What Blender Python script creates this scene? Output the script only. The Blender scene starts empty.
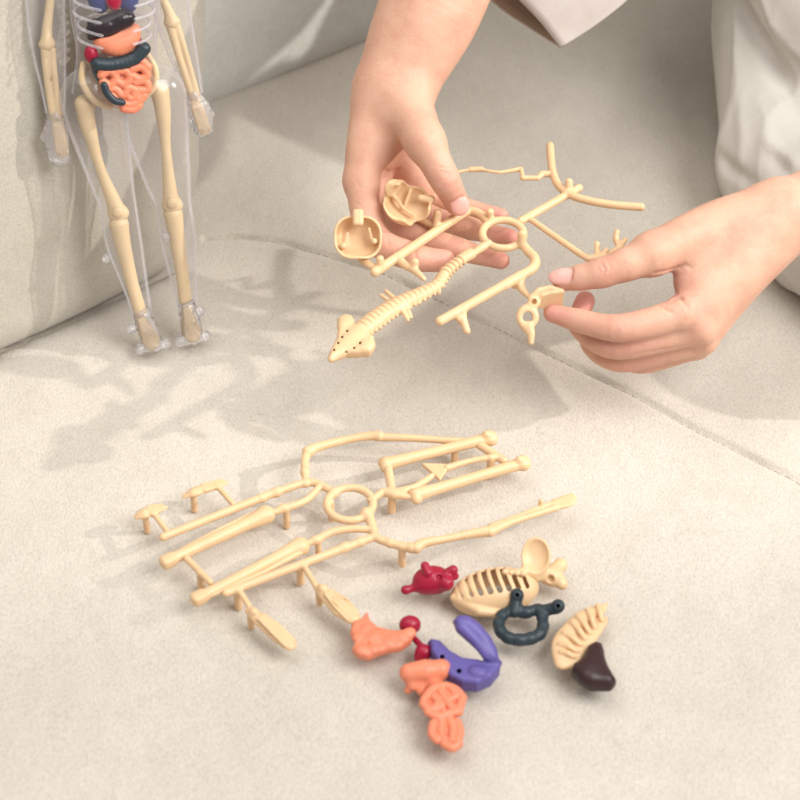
import bpy, math, random
import numpy as np
from mathutils import Vector
random.seed(4); rng = np.random.default_rng(4)
scene = bpy.context.scene
COL = scene.collection

# ------------------------------------------------------------------ camera geometry (photo pixels are 800 x 800)
PITCH = math.radians(42.0); DIST = 1.15; TANH = math.tan(math.radians(12.0))
CAM = np.array([0.0, -DIST*math.cos(PITCH), DIST*math.sin(PITCH)])
FW = np.array([0.0, math.cos(PITCH), -math.sin(PITCH)])
UP = np.array([0.0, math.sin(PITCH), math.cos(PITCH)])
RT = np.array([1.0, 0.0, 0.0])
def ray(px, py): return FW + RT*((px-400)/400*TANH) + UP*((400-py)/400*TANH)
def P(px, py, z=0.0):
    r = ray(px, py); return CAM + r*((z-CAM[2])/r[2])
def Q(px, py, d): return CAM + ray(px, py)*d
HD = -0.041      # the hands' distance offset, metres
def depth(p): return float(np.dot(np.asarray(p)-CAM, FW))
def mpx(p): return depth(p)*TANH/400          # metres per photo pixel at a point
def nrm(v): v = np.asarray(v, float); return v/np.linalg.norm(v)

# ------------------------------------------------------------------ distance-field modelling, meshed by surface nets
class Field:
    def __init__(s): s.ops = []
    def _add(s, fn, lo, hi, k, sub=False): s.ops.append((fn, np.asarray(lo, float), np.asarray(hi, float), k, sub)); return s
    def cone(s, a, b, ra, rb=None, k=0.002, flat=None, f=1.0, sub=False):
        a = np.asarray(a, float); b = np.asarray(b, float); rb = ra if rb is None else rb
        ba = b-a; L2 = float(ba@ba)+1e-12; n = None if flat is None else nrm(flat)
        def fn(X, Y, Z):
            px, py, pz = X-a[0], Y-a[1], Z-a[2]
            h = np.clip((px*ba[0]+py*ba[1]+pz*ba[2])/L2, 0, 1)
            qx, qy, qz = px-h*ba[0], py-h*ba[1], pz-h*ba[2]
            q2 = qx*qx+qy*qy+qz*qz
            if n is not None:
                qn = qx*n[0]+qy*n[1]+qz*n[2]; q2 = q2+qn*qn*(1/f**2-1)
            return np.sqrt(q2)-(ra+(rb-ra)*h)
        m = max(ra, rb)
        return s._add(fn, np.minimum(a, b)-m, np.maximum(a, b)+m, k, sub)
    def tube(s, pts, rad, k=0.0015, flat=None, f=1.0, sub=False):
        if not hasattr(rad, '__len__'): rad = [rad]*len(pts)
        t = Field()
        for i in range(len(pts)-1): t.cone(pts[i], pts[i+1], rad[i], rad[i+1], k, flat, f)
        lo = np.min([o[1] for o in t.ops], 0); hi = np.max([o[2] for o in t.ops], 0)
        if len(t.ops) > 6:                       # long chains: evaluate each link near itself only
            pad = k+0.004
            def fn(X, Y, Z):
                F = np.full(np.broadcast_shapes(X.shape, Y.shape, Z.shape), 1.0)
                for g, a, b, _, _ in t.ops:
                    sl = []
                    for A, i, ax in ((X, 0, 0), (Y, 1, 1), (Z, 2, 2)):
                        q = A.ravel(); i0 = np.searchsorted(q, a[i]-pad); i1 = np.searchsorted(q, b[i]+pad); sl.append(slice(i0, i1))
                    if min(x.stop-x.start for x in sl) <= 0: continue
                    F[tuple(sl)] = np.minimum(F[tuple(sl)], g(X[sl[0]], Y[:, sl[1]], Z[:, :, sl[2]]))
                return F
        else:
            def fn(X, Y, Z):
                F = t.ops[0][0](X, Y, Z)
                for g in t.ops[1:]: F = np.minimum(F, g[0](X, Y, Z))
                return F
        return s._add(fn, lo, hi, k, sub)
    def ell(s, c, r, R=None, k=0.002, sub=False, shell=None):
        c = np.asarray(c, float); r = np.asarray(r, float)*np.ones(3); R = np.eye(3) if R is None else np.asarray(R)   # rows = axes
        def fn(X, Y, Z):
            px, py, pz = X-c[0], Y-c[1], Z-c[2]
            q = [(px*R[i, 0]+py*R[i, 1]+pz*R[i, 2])/r[i] for i in range(3)]
            k0 = np.sqrt(q[0]**2+q[1]**2+q[2]**2)
            k1 = np.sqrt((q[0]/r[0])**2+(q[1]/r[1])**2+(q[2]/r[2])**2)+1e-9
            d = k0*(k0-1.0)/k1
            return d if shell is None else np.abs(d)-shell
        m = float(r.max())+(shell or 0)
        return s._add(fn, c-m, c+m, k, sub)
    def box(s, c, h, R=None, rr=0.001, k=0.001, sub=False):
        c = np.asarray(c, float); h = np.asarray(h, float); R = np.eye(3) if R is None else np.asarray(R)
        def fn(X, Y, Z):
            px, py, pz = X-c[0], Y-c[1], Z-c[2]
            q = [np.abs(px*R[i, 0]+py*R[i, 1]+pz*R[i, 2])-(h[i]-rr) for i in range(3)]
            o = np.sqrt(sum(np.maximum(t, 0)**2 for t in q))
            return o+np.minimum(np.maximum(np.maximum(q[0], q[1]), q[2]), 0)-rr
        m = float(np.linalg.norm(h)); return s._add(fn, c-m, c+m, k, sub)
    def torus(s, c, n, R_, r, k=0.0015, sub=False):
        c = np.asarray(c, float); n = nrm(n)
        def fn(X, Y, Z):
            px, py, pz = X-c[0], Y-c[1], Z-c[2]
            h = px*n[0]+py*n[1]+pz*n[2]
            rad = np.sqrt(np.maximum(px*px+py*py+pz*pz-h*h, 0))-R_
            return np.sqrt(rad*rad+h*h)-r
        m = R_+r; return s._add(fn, c-m, c+m, k, sub)
    def plate(s, poly, n, o, th, k=0.001, rr=0.0006):
        """prism: polygon (3-D points lying near a plane with normal n through o), half thickness th"""
        n = nrm(n); e1 = nrm(np.asarray(poly[1])-np.asarray(poly[0])); e1 = nrm(e1-n*(e1@n)); e2 = np.cross(n, e1); o = np.asarray(o, float)
        pg = np.array([[(np.asarray(p)-o)@e1, (np.asarray(p)-o)@e2] for p in poly])
        def fn(X, Y, Z):
            px, py, pz = X-o[0], Y-o[1], Z-o[2]
            u = px*e1[0]+py*e1[1]+pz*e1[2]; v = px*e2[0]+py*e2[1]+pz*e2[2]; w = px*n[0]+py*n[1]+pz*n[2]
            d = np.full(np.broadcast(u, v).shape, 1e9); sg = np.ones(d.shape)
            m = len(pg)
            for i in range(m):
                a = pg[i]; b = pg[i-1]; e = b-a; wu = u-a[0]; wv = v-a[1]
                t = np.clip((wu*e[0]+wv*e[1])/(e@e), 0, 1)
                d = np.minimum(d, (wu-e[0]*t)**2+(wv-e[1]*t)**2)
                c1 = v >= a[1]; c2 = v < b[1]; c3 = e[0]*wv > e[1]*wu
                sg = np.where((c1 & c2 & c3) | (~c1 & ~c2 & ~c3), -sg, sg)
            d2 = sg*np.sqrt(d)+rr; dw = np.abs(w)-th+rr
            return np.minimum(np.maximum(d2, dw), 0)+np.sqrt(np.maximum(d2, 0)**2+np.maximum(dw, 0)**2)-rr
        A = np.array(poly); return s._add(fn, A.min(0)-th*1.5, A.max(0)+th*1.5, k, False)
    def groove(s, c, ax, R_, amp, w):
        c = np.asarray(c, float); ax = nrm(ax)
        def fn(X, Y, Z):
            px, py, pz = X-c[0], Y-c[1], Z-c[2]
            h = px*ax[0]+py*ax[1]+pz*ax[2]; r2 = px*px+py*py+pz*pz
            h = h+0.0004*np.sin(900*(px+py))
            return amp*np.exp(-(h/w)**2)*np.clip((R_*R_-r2)/(R_*R_)*3, 0, 1)
        return s._add(fn, c-R_, c+R_, 0, 'disp')
    def disp(s, fn, lo, hi): return s._add(fn, lo, hi, 0, 'disp')
    def mesh(s, res):
        lo = np.min([o[1] for o in s.ops if o[4] is False], 0)-4*res; hi = np.max([o[2] for o in s.ops if o[4] is False], 0)+4*res
        n = np.ceil((hi-lo)/res).astype(int)+1
        F = np.full(tuple(n), 1.0, np.float32)
        ax = [(lo[i]+res*np.arange(n[i])).astype(np.float64) for i in range(3)]
        for fn, a, b, k, sub in s.ops:
            i0 = np.clip(np.floor((a-k-3*res-lo)/res).astype(int), 0, n-1); i1 = np.clip(np.ceil((b+k+3*res-lo)/res).astype(int)+1, 0, n)
            if np.any(i1 <= i0): continue
            sl = tuple(slice(i0[i], i1[i]) for i in range(3))
            X = ax[0][sl[0]][:, None, None]; Y = ax[1][sl[1]][None, :, None]; Z = ax[2][sl[2]][None, None, :]
            d = np.broadcast_to(fn(X, Y, Z), F[sl].shape).astype(np.float32); f = F[sl]
            if sub == 'disp': F[sl] = f+d
            elif sub:
                d = -d; h = np.maximum(k-np.abs(f-d), 0)/max(k, 1e-9); F[sl] = np.maximum(f, d)+h*h*k*0.25
            else:
                h = np.maximum(k-np.abs(f-d), 0)/max(k, 1e-9); F[sl] = np.minimum(f, d)-h*h*k*0.25
        return nets(F, lo, res)

def nets(F, lo, res):
    I = F < 0
    c = np.zeros(tuple(np.array(F.shape)-1), np.int8)
    for dx in (0, 1):
        for dy in (0, 1):
            for dz in (0, 1): c += I[dx:F.shape[0]-1+dx, dy:F.shape[1]-1+dy, dz:F.shape[2]-1+dz]
    cells = np.argwhere((c > 0) & (c < 8)); ids = np.full(c.shape, -1, np.int32); ids[tuple(cells.T)] = np.arange(len(cells))
    offs = np.array([[x, y, z] for x in (0, 1) for y in (0, 1) for z in (0, 1)])
    V = np.stack([F[tuple((cells+o).T)] for o in offs], 1)
    acc = np.zeros((len(cells), 3)); cnt = np.zeros(len(cells))
    for i in range(8):
        for j in range(i+1, 8):
            if np.abs(offs[i]-offs[j]).sum() != 1: continue
            m = (V[:, i] < 0) != (V[:, j] < 0); t = V[m, i]/(V[m, i]-V[m, j])
            acc[m] += offs[i]+t[:, None]*(offs[j]-offs[i]); cnt[m] += 1
    verts = (cells+acc/cnt[:, None])*res+lo
    quads = []
    for a in range(3):
        b, d = (a+1) % 3, (a+2) % 3
        s0 = [slice(None)]*3; s1 = [slice(None)]*3; s0[a] = slice(0, -1); s1[a] = slice(1, None)
        e = np.argwhere(I[tuple(s0)] != I[tuple(s1)])
        e = e[(e[:, b] > 0) & (e[:, d] > 0) & (e[:, b] < c.shape[b]) & (e[:, d] < c.shape[d])]
        ins = I[tuple(e.T)]
        def cell(ob, od):
            q = e.copy(); q[:, b] += ob; q[:, d] += od; return ids[tuple(q.T)]
        q = np.stack([cell(-1, -1), cell(0, -1), cell(0, 0), cell(-1, 0)], 1)
        q[~ins] = q[~ins][:, ::-1]; quads.append(q)
    quads = np.concatenate(quads); quads = quads[(quads >= 0).all(1)]
    return verts, quads

def join(ms):
    vs, qs, n = [], [], 0
    for v, q in ms: vs.append(v); qs.append(q+n); n += len(v)
    return np.concatenate(vs), np.concatenate(qs)
def link(o, parent):
    COL.objects.link(o)
    if parent is not None:
        o.parent = parent; o.matrix_parent_inverse = parent.matrix_basis.inverted()
    return o
def obj(name, vq, mat, parent=None, smooth=True, tint=None):
    v, q = vq; me = bpy.data.meshes.new(name); q = np.asarray(q)
    me.vertices.add(len(v)); me.vertices.foreach_set('co', np.asarray(v, np.float32).ravel())
    me.loops.add(q.size); me.loops.foreach_set('vertex_index', q.astype(np.int32).ravel())
    me.polygons.add(len(q)); me.polygons.foreach_set('loop_start', np.arange(0, q.size, q.shape[1], dtype=np.int32))
    me.update(calc_edges=True); me.validate()
    me.polygons.foreach_set('use_smooth', np.full(len(me.polygons), smooth)); me.materials.append(mat)
    if tint is not None:
        at = me.attributes.new('tint', 'FLOAT_COLOR', 'POINT')
        a = np.ones((len(v), 4), np.float32); a[:, :tint.shape[1]] = tint; at.data.foreach_set('color', a.ravel())
    return link(bpy.data.objects.new(name, me), parent)
def thing(name, label, cat, loc, group=None):
    o = bpy.data.objects.new(name, None); o.empty_display_size = 0.02; o.location = Vector(loc); COL.objects.link(o)
    return tag(o, label, cat, group)
def tag(o, label, cat, group=None):
    o['label'] = label; o['category'] = cat
    if group: o['group'] = group
    return o
def catmull(pts, n=8):
    pts = np.asarray(pts, float); out = []
    for i in range(len(pts)-1):
        p0, p1, p2, p3 = pts[max(i-1, 0)], pts[i], pts[i+1], pts[min(i+2, len(pts)-1)]
        for t in np.arange(n)/n:
            out.append(0.5*(2*p1+(p2-p0)*t+(2*p0-5*p1+4*p2-p3)*t*t+(3*p1-p0-3*p2+p3)*t**3))
    out.append(pts[-1]); return np.array(out)

# ------------------------------------------------------------------ materials
def mat(name): m = bpy.data.materials.new(name); m.use_nodes = True; return m, m.node_tree.nodes, m.node_tree.links, m.node_tree.nodes['Principled BSDF']
def noise(N, L, co, scale, detail=3, rough=0.55):
    n = N.new('ShaderNodeTexNoise'); n.inputs['Scale'].default_value = scale; n.inputs['Detail'].default_value = detail; n.inputs['Roughness'].default_value = rough
    L.new(co, n.inputs['Vector']); return n.outputs['Fac']
def ramp(N, L, f, stops):
    r = N.new('ShaderNodeValToRGB'); e = r.color_ramp.elements
    while len(e) < len(stops): e.new(0.5)
    for x, (p, c) in zip(e, stops): x.position = p; x.color = (*c, 1)
    L.new(f, r.inputs['Fac']); return r.outputs['Color']
def bump(N, L, h, strength, dist, prev=None):
    b = N.new('ShaderNodeBump'); b.inputs['Strength'].default_value = strength; b.inputs['Distance'].default_value = dist
    L.new(h, b.inputs['Height'])
    if prev is not None: L.new(prev, b.inputs['Normal'])
    return b.outputs['Normal']
def sc(c, f): return tuple(min(1, x*f) for x in c)

def fabric(name, base, grain=420, amt=0.10, bdist=0.0006, sheen=0.25, weave=False):
    m, N, L, B = mat(name); co = N.new('ShaderNodeTexCoord').outputs['Object']
    mp = N.new('ShaderNodeMapping'); L.new(co, mp.inputs['Vector']); mp.inputs['Rotation'].default_value = (0, 0, math.radians(-38)); mp.inputs['Scale'].default_value = (1, 0.62, 1)
    f1 = noise(N, L, mp.outputs['Vector'], grain, 4, 0.7); f2 = noise(N, L, co, 9, 3); f3 = noise(N, L, mp.outputs['Vector'], 70, 3)
    c1 = ramp(N, L, f1, [(0.30, sc(base, 1-amt*1.6)), (0.52, base), (0.72, sc(base, 1+amt))])
    mx = N.new('ShaderNodeMix'); mx.data_type = 'RGBA'; mx.blend_type = 'MULTIPLY'; mx.inputs[0].default_value = 1
    c2 = ramp(N, L, f2, [(0.3, (0.94, 0.935, 0.92)), (0.7, (1.0, 1.0, 1.0))])
    L.new(c1, mx.inputs[6]); L.new(c2, mx.inputs[7]); 
    mx2 = N.new('ShaderNodeMix'); mx2.data_type = 'RGBA'; mx2.blend_type = 'MULTIPLY'; mx2.inputs[0].default_value = 1
    c3 = ramp(N, L, f3, [(0.32, (0.955, 0.95, 0.94)), (0.6, (1.0, 1.0, 1.0))])
    L.new(mx.outputs[2], mx2.inputs[6]); L.new(c3, mx2.inputs[7]); L.new(mx2.outputs[2], B.inputs['Base Color'])
    nb = bump(N, L, f1, 0.85, bdist*1.2); nb = bump(N, L, f3, 0.4, 0.0012, nb)
    if weave:
        w = N.new('ShaderNodeTexWave'); w.inputs['Scale'].default_value = 260; L.new(co, w.inputs['Vector']); nb = bump(N, L, w.outputs['Fac'], 0.3, 0.0003, nb)
    L.new(nb, B.inputs['Normal']); B.inputs['Roughness'].default_value = 0.95; B.inputs['Specular IOR Level'].default_value = 0.15
    B.inputs['Sheen Weight'].default_value = sheen; B.inputs['Sheen Roughness'].default_value = 0.6
    return m
def plastic(name, base, rough=0.42, sss=0.0, var=0.06, bscale=300, bd=0.00025, coat=0.0):
    m, N, L, B = mat(name); co = N.new('ShaderNodeTexCoord').outputs['Object']
    f = noise(N, L, co, 60, 4); c = ramp(N, L, f, [(0.3, sc(base, 1-var)), (0.7, sc(base, 1+var))]); L.new(c, B.inputs['Base Color'])
    f2 = noise(N, L, co, bscale, 3); L.new(bump(N, L, f2, 0.35, bd), B.inputs['Normal'])
    B.inputs['Roughness'].default_value = rough; B.inputs['Specular IOR Level'].default_value = 0.4; B.inputs['Coat Weight'].default_value = coat
    if sss: B.inputs['Subsurface Weight'].default_value = sss; B.inputs['Subsurface Radius'].default_value = (1, 0.6, 0.35); B.inputs['Subsurface Scale'].default_value = 0.003
    return m
SEAT = fabric('seat_fabric', (0.605, 0.55, 0.475), 800, 0.12)
PILLOW = fabric('pillow_fabric', (0.47, 0.43, 0.36), 820, 0.11, 0.0003)
BACKR = fabric('backrest_fabric', (0.71, 0.715, 0.675), 300, 0.05)
TROUS = fabric('trouser_cotton', (0.60, 0.57, 0.52), 900, 0.03, 0.0002, 0.1)
SHIRT = fabric('shirt_cotton', (0.56, 0.50, 0.465), 900, 0.03, 0.0002, 0.1)
BONE = plastic('bone_plastic', (0.72, 0.485, 0.275), 0.38, 0.2, 0.05)
BONE2 = plastic('model_bone_plastic', (0.66, 0.49, 0.28), 0.45, 0.15, 0.08)
ORANGE = plastic('orange_plastic', (0.74, 0.235, 0.13), 0.42, 0.15)
RED = plastic('crimson_plastic', (0.33, 0.008, 0.034), 0.33, 0.0)
PURPLE = plastic('violet_plastic', (0.115, 0.09, 0.30), 0.45)
TEAL = plastic('dark_teal_plastic', (0.022, 0.036, 0.045), 0.42)
BROWN = plastic('dark_brown_plastic', (0.035, 0.013, 0.014), 0.42)
BLACK = plastic('liver_plastic', (0.022, 0.014, 0.018), 0.22)
BLUE = plastic('blue_plastic', (0.03, 0.04, 0.16), 0.35)

def clear(name, milky, rim, bd=0.0004, bs=140):
    m = bpy.data.materials.new(name); m.use_nodes = True; N, L = m.node_tree.nodes, m.node_tree.links
    N.remove(N['Principled BSDF']); out = N['Material Output']
    co = N.new('ShaderNodeTexCoord').outputs['Object']; nb = bump(N, L, noise(N, L, co, bs, 3), 0.6, bd)
    tr = N.new('ShaderNodeBsdfTransparent'); tr.inputs['Color'].default_value = (0.965, 0.965, 0.975, 1)
    gl = N.new('ShaderNodeBsdfGlossy'); gl.inputs['Roughness'].default_value = 0.17; gl.inputs['Color'].default_value = (1, 1, 1, 1); L.new(nb, gl.inputs['Normal'])
    df = N.new('ShaderNodeBsdfDiffuse'); df.inputs['Color'].default_value = (0.93, 0.92, 0.97, 1); L.new(nb, df.inputs['Normal'])
    lw = N.new('ShaderNodeLayerWeight'); lw.inputs['Blend'].default_value = 0.5; L.new(nb, lw.inputs['Normal'])
    def curve(p, a, b):
        pw = N.new('ShaderNodeMath'); pw.operation = 'POWER'; L.new(lw.outputs['Facing'], pw.inputs[0]); pw.inputs[1].default_value = p
        mr = N.new('ShaderNodeMapRange'); mr.inputs['To Min'].default_value = a; mr.inputs['To Max'].default_value = b; L.new(pw.outputs[0], mr.inputs['Value']); return mr.outputs['Result']
    ts = N.new('ShaderNodeBsdfTranslucent'); ts.inputs['Color'].default_value = (0.93, 0.92, 0.97, 1); ad = N.new('ShaderNodeMixShader'); ad.inputs['Fac'].default_value = 0.5
    L.new(df.outputs[0], ad.inputs[1]); L.new(ts.outputs[0], ad.inputs[2])
    m1 = N.new('ShaderNodeMixShader'); L.new(curve(2.6, milky, rim), m1.inputs['Fac']); L.new(tr.outputs[0], m1.inputs[1]); L.new(ad.outputs[0], m1.inputs[2])
    m2 = N.new('ShaderNodeMixShader'); L.new(curve(3.0, 0.035, 0.8), m2.inputs['Fac']); L.new(m1.outputs[0], m2.inputs[1]); L.new(gl.outputs[0], m2.inputs[2])
    L.new(m2.outputs[0], out.inputs['Surface']); return m
CLEAR = clear('clear_plastic', 0.07, 0.75, 0.0008, 90)
CLEARK = clear('thick_clear_plastic', 0.20, 0.75, 0.002, 320)

def solid_clear():
    m, N, L, B = mat('solid_clear_plastic'); co = N.new('ShaderNodeTexCoord').outputs['Object']
    B.inputs['Base Color'].default_value = (0.97, 0.96, 1.0, 1); B.inputs['Transmission Weight'].default_value = 0.9; B.inputs['IOR'].default_value = 1.32; B.inputs['Roughness'].default_value = 0.04
    L.new(bump(N, L, noise(N, L, co, 260, 2), 0.7, 0.0016), B.inputs['Normal']); B.inputs['Coat Weight'].default_value = 0.5
    return m
GLASSY = solid_clear()
def skin_mat():
    m, N, L, B = mat('skin'); co = N.new('ShaderNodeTexCoord').outputs['Object']
    at = N.new('ShaderNodeAttribute'); at.attribute_name = 'tint'
    sx = N.new('ShaderNodeSeparateColor'); L.new(at.outputs['Color'], sx.inputs[0])
    base = ramp(N, L, noise(N, L, co, 55, 5, 0.65), [(0.28, (0.59, 0.305, 0.215)), (0.5, (0.645, 0.37, 0.258)), (0.74, (0.69, 0.42, 0.30))])
    mx = N.new('ShaderNodeMix'); mx.data_type = 'RGBA'; L.new(sx.outputs[0], mx.inputs[0]); L.new(base, mx.inputs[6]); mx.inputs[7].default_value = (0.60, 0.255, 0.21, 1)
    mn = N.new('ShaderNodeMix'); mn.data_type = 'RGBA'; L.new(sx.outputs[1], mn.inputs[0]); L.new(mx.outputs[2], mn.inputs[6]); mn.inputs[7].default_value = (0.78, 0.43, 0.37, 1)
    L.new(mn.outputs[2], B.inputs['Base Color'])
    rr = N.new('ShaderNodeMapRange'); rr.inputs['To Min'].default_value = 0.52; rr.inputs['To Max'].default_value = 0.28; L.new(sx.outputs[1], rr.inputs['Value']); L.new(rr.outputs[0], B.inputs['Roughness'])
    v = N.new('ShaderNodeTexVoronoi'); v.inputs['Scale'].default_value = 900; L.new(co, v.inputs['Vector'])
    nb = bump(N, L, v.outputs['Distance'], 0.22, 0.0004); nb = bump(N, L, noise(N, L, co, 190, 5, .65), 0.38, 0.0007, nb); L.new(nb, B.inputs['Normal'])
    B.inputs['Subsurface Weight'].default_value = 0.35; B.inputs['Subsurface Radius'].default_value = (1, 0.35, 0.2); B.inputs['Subsurface Scale'].default_value = 0.006
    B.inputs['Specular IOR Level'].default_value = 0.35
    return m
SKIN = skin_mat()

# ------------------------------------------------------------------ setting: sofa seat, backrest
A38 = math.radians(38)
SU = np.array([math.cos(A38), math.sin(A38), 0]); SV = np.array([-math.sin(A38), math.cos(A38), 0])   # along the backrest, towards the backrest
seam_or_gap_shade = catmull([P(205, 233)[:2], P(250, 235)[:2], P(300, 245)[:2], P(400, 281)[:2], P(480, 320)[:2], P(560, 356)[:2], P(680, 414)[:2], P(800, 476)[:2], P(960, 560)[:2]], 6)
def seat_height(x, y):
    h = 0.0035*np.sin(x*9+1.0)*np.sin(y*7+0.4)+0.0016*np.sin(x*23+y*17)+0.0008*np.sin(x*51-y*38+1)
    h = h-0.003
    d = np.full(x.shape, 9.0)
    for a, b in zip(seam_or_gap_shade[:-1], seam_or_gap_shade[1:]):
        e = b-a; t = np.clip(((x-a[0])*e[0]+(y-a[1])*e[1])/(e@e), 0, 1)
        d = np.minimum(d, np.hypot(x-a[0]-t*e[0], y-a[1]-t*e[1]))
    wob = 1+0.35*np.sin(x*160)+0.25*np.sin(y*230+1)
    return h-0.0030*np.exp(-(d/0.0019)**2)*wob+0.0002*np.exp(-((d-0.007)/0.005)**2)-0.0006*np.exp(-(d/0.03)**2)
xs = np.arange(-0.62, 0.72, 0.0016); ys = np.arange(-0.40, 0.72, 0.0016)
def grid(xs, ys, hf):
    X, Y = np.meshgrid(xs, ys, indexing='ij'); Z = hf(X, Y)
    v = np.stack([X, Y, Z], -1).reshape(-1, 3); i = np.arange(len(xs)*len(ys)).reshape(len(xs), len(ys))
    return v, np.stack([i[:-1, :-1], i[1:, :-1], i[1:, 1:], i[:-1, 1:]], -1).reshape(-1, 4)
seat = obj('sofa_seat', grid(xs, ys, seat_height), SEAT); seat['kind'] = 'structure'
SEAM_OR_SHADE = plastic('seam_or_shade_line', (0.42, 0.375, 0.31), 0.95)
sf = Field(); sq = np.concatenate([catmull(np.column_stack([seam_or_gap_shade, np.zeros(len(seam_or_gap_shade))]), 6)[:, :2]]); sz = seat_height(sq[:, 0], sq[:, 1]); sf.tube(np.column_stack([sq, sz+.0003]), [.00042+.00034*math.sin(i*2.3) for i in range(len(sq))], .0003)
st = obj('seam_or_gap_shade', sf.mesh(.0004), SEAM_OR_SHADE, seat)
def rounded_slab(o, u, v, w, L, H, T, r, bulge, res):
    """cushion: front-bottom edge starts at o, runs along u; v up, w thickness direction"""
    f = Field(); c = o+u*L/2+v*H/2+w*T/2
    f.box(c, (L/2, H/2, T/2), np.stack([u, v, w]), r)
    def fn(X, Y, Z):
        a = ((X-c[0])*u[0]+(Y-c[1])*u[1]+(Z-c[2])*u[2])/(L/2); b = ((X-c[0])*v[0]+(Y-c[1])*v[1]+(Z-c[2])*v[2])/(H/2)
        s_ = np.clip(1-a*a, 0, 1)*np.clip(1-b*b, 0, 1)
        return -bulge*np.sqrt(s_)+0.0015*np.sin(a*7+b*3)+0.0008*np.sin(b*13-a*6)
    m = np.linalg.norm([L, H, T])/2; f.disp(fn, c-m, c+m); return f.mesh(res)
bo = P(215, 103)-SU*0.6-np.array([0, 0, 0.02]); lean = math.radians(14)
bv = nrm(np.array([0, 0, 1])*math.cos(lean)+SV*math.sin(lean)); bw = np.cross(SU, bv)*-1
bw = nrm(SV-bv*(SV@bv))
back = obj('sofa_backrest', rounded_slab(bo, SU, bv, bw, 1.5, 0.5, 0.16, 0.035, 0.01, 0.006), BACKR); back['kind'] = 'structure'

lean = math.radians(13)
pu = nrm(P(182, 271)-P(0, 357)); pw0 = np.cross([0, 0, 1], pu); pv = nrm(np.array([0, 0, 1])*math.cos(lean)+pw0*math.sin(lean)); pw = nrm(pw0-pv*(pw0@pv))
PL, PH, PT = 0.42, 0.40, 0.15; pc0 = P(190, 267)
def pillow_mesh():
    f = Field(); R = np.stack([pu, pv, pw])
    def fn(X, Y, Z):
        px, py, pz = X-pc0[0], Y-pc0[1], Z-pc0[2]
        a = px*pu[0]+py*pu[1]+pz*pu[2]; b = px*pv[0]+py*pv[1]+pz*pv[2]; c = px*pw[0]+py*pw[1]+pz*pw[2]
        a = a-SHEAR*b-.014*np.clip(b/.06, 0, 1)             # the side rises outwards
        A = (a+PL/2)/(PL/2); B = (b-PH/2)/(PH/2); bul = .013*np.sqrt(np.clip(1-A*A, 0, 1)*np.clip(1-B*B, 0, 1))+.0014*np.sin(A*7+B*3)+.0008*np.sin(B*15-A*6)
        q = [np.abs(a+PL/2)-(PL/2-.022), np.abs(b-PH/2+.004)-(PH/2-.022), np.abs(c-PT/2)-(PT/2-.022)]
        o = np.sqrt(sum(np.maximum(t, 0)**2 for t in q)); d = o+np.minimum(np.maximum(np.maximum(q[0], q[1]), q[2]), 0)-.022
        return (d-bul)*.9
    cs = np.array([pc0+pu*x+pv*y+pw*z for x in (-PL-.05, .30) for y in (-.03, PH+.03) for z in (-.03, PT+.03)]); f._add(fn, cs.min(0), cs.max(0), 0); return f.mesh(.004)
def proj(p):
    r = np.asarray(p)-CAM; d = r@FW; return 400+(r@RT)/d/TANH*400, 400-(r@UP)/d/TANH*400
SHEAR = 0.0
for SHEAR in np.arange(0, 1.2, .02):                         # slope of the side seam, so that it stands as upright as in the photo
    t = np.arange(.05, .4, .005); xy = np.array([proj(pc0+pu*(SHEAR*b+.014)+pv*b) for b in t]); k_ = int(np.argmin(np.abs(xy[:, 1]-20)))
    if xy[k_, 0] >= 213: break
pil = obj('cushion', pillow_mesh(), PILLOW)
cl = [P(-20, 364, .0004), P(0, 354.5, .0004), P(60, 327, .0004), P(120, 299.5, .0004), P(174, 274, .0004)]; cf = Field(); cf.tube(catmull(np.array(cl), 8), .0006, .0003); obj('seam_or_gap_shade', cf.mesh(.0004), plastic('contact_shade', (0.24, 0.205, 0.16), 0.95), pil)  # no stitching: dark tube added as the contact shade along the cushion's base
tag(pil, 'big beige sofa cushion with the clear anatomy figure leaning on its front', 'cushion')

# ------------------------------------------------------------------ bone sprues
def R2(px_r, p): return px_r*mpx(p)
def path(pts, z): return [P(x, y, z if len(t) == 0 else t[0]) for x, y, *t in pts]
def tubepx(f, pts, r, z, k=0.0012, smooth=True, flat=None, fl=1.0):
    """pts in photo pixels (x, y[, height]); r in photo pixels"""
    w = np.array(path(pts, z)); rr = list(r) if hasattr(r, '__len__') else [r]*len(pts)
    rm = [a*mpx(b) for a, b in zip(rr, w)]
    if smooth and len(pts) > 2:
        W = catmull(np.column_stack([w, rm]), 5); w = W[:, :3]; rm = list(W[:, 3])
    f.tube(w, rm, k, flat, fl); return f
def peg(f, x, y, z0, z1, r=4, drop=True):
    a = P(x, y, z1); b = np.array([a[0], a[1], z0]); f.cone(a, b, r*mpx(a)*0.9, r*mpx(a), 0.001)
RES = 0.00055
H = 0.0135
sp = thing('bone_sprue', 'cream plastic bone kit frame lying on the sofa with long leg bones still attached', 'toy bone kit', P(350, 520, 0), 'cream bone kit frames')
f = Field(); f.torus(P(350, 504, H), (0, 0, 1), 23*mpx(P(350, 504, H)), 0.0023); peg(f, 331, 502, 0, H, 3.6)
f.tube([P(368, 514, H), P(372, 526, H)], [0.003, 0.0026]); f.ell(P(366, 513, H+0.001), 0.0033); f.ell(P(334, 493, H), 0.0028)
obj('ring', f.mesh(RES), BONE, sp)
f = Field(); tubepx(f, [(163, 537), (276, 492)], [4.2, 4.4], H); tubepx(f, [(274, 493), (288, 488), (305, 483), (319, 484), (334, 493)], 4.0, H)
tubepx(f, [(320, 486), (309, 498), (298, 504), (283, 509), (272, 513)], [3.6, 3.6, 3.8, 4.2, 3], H); peg(f, 286, 509, 0, H, 3.6)
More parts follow.
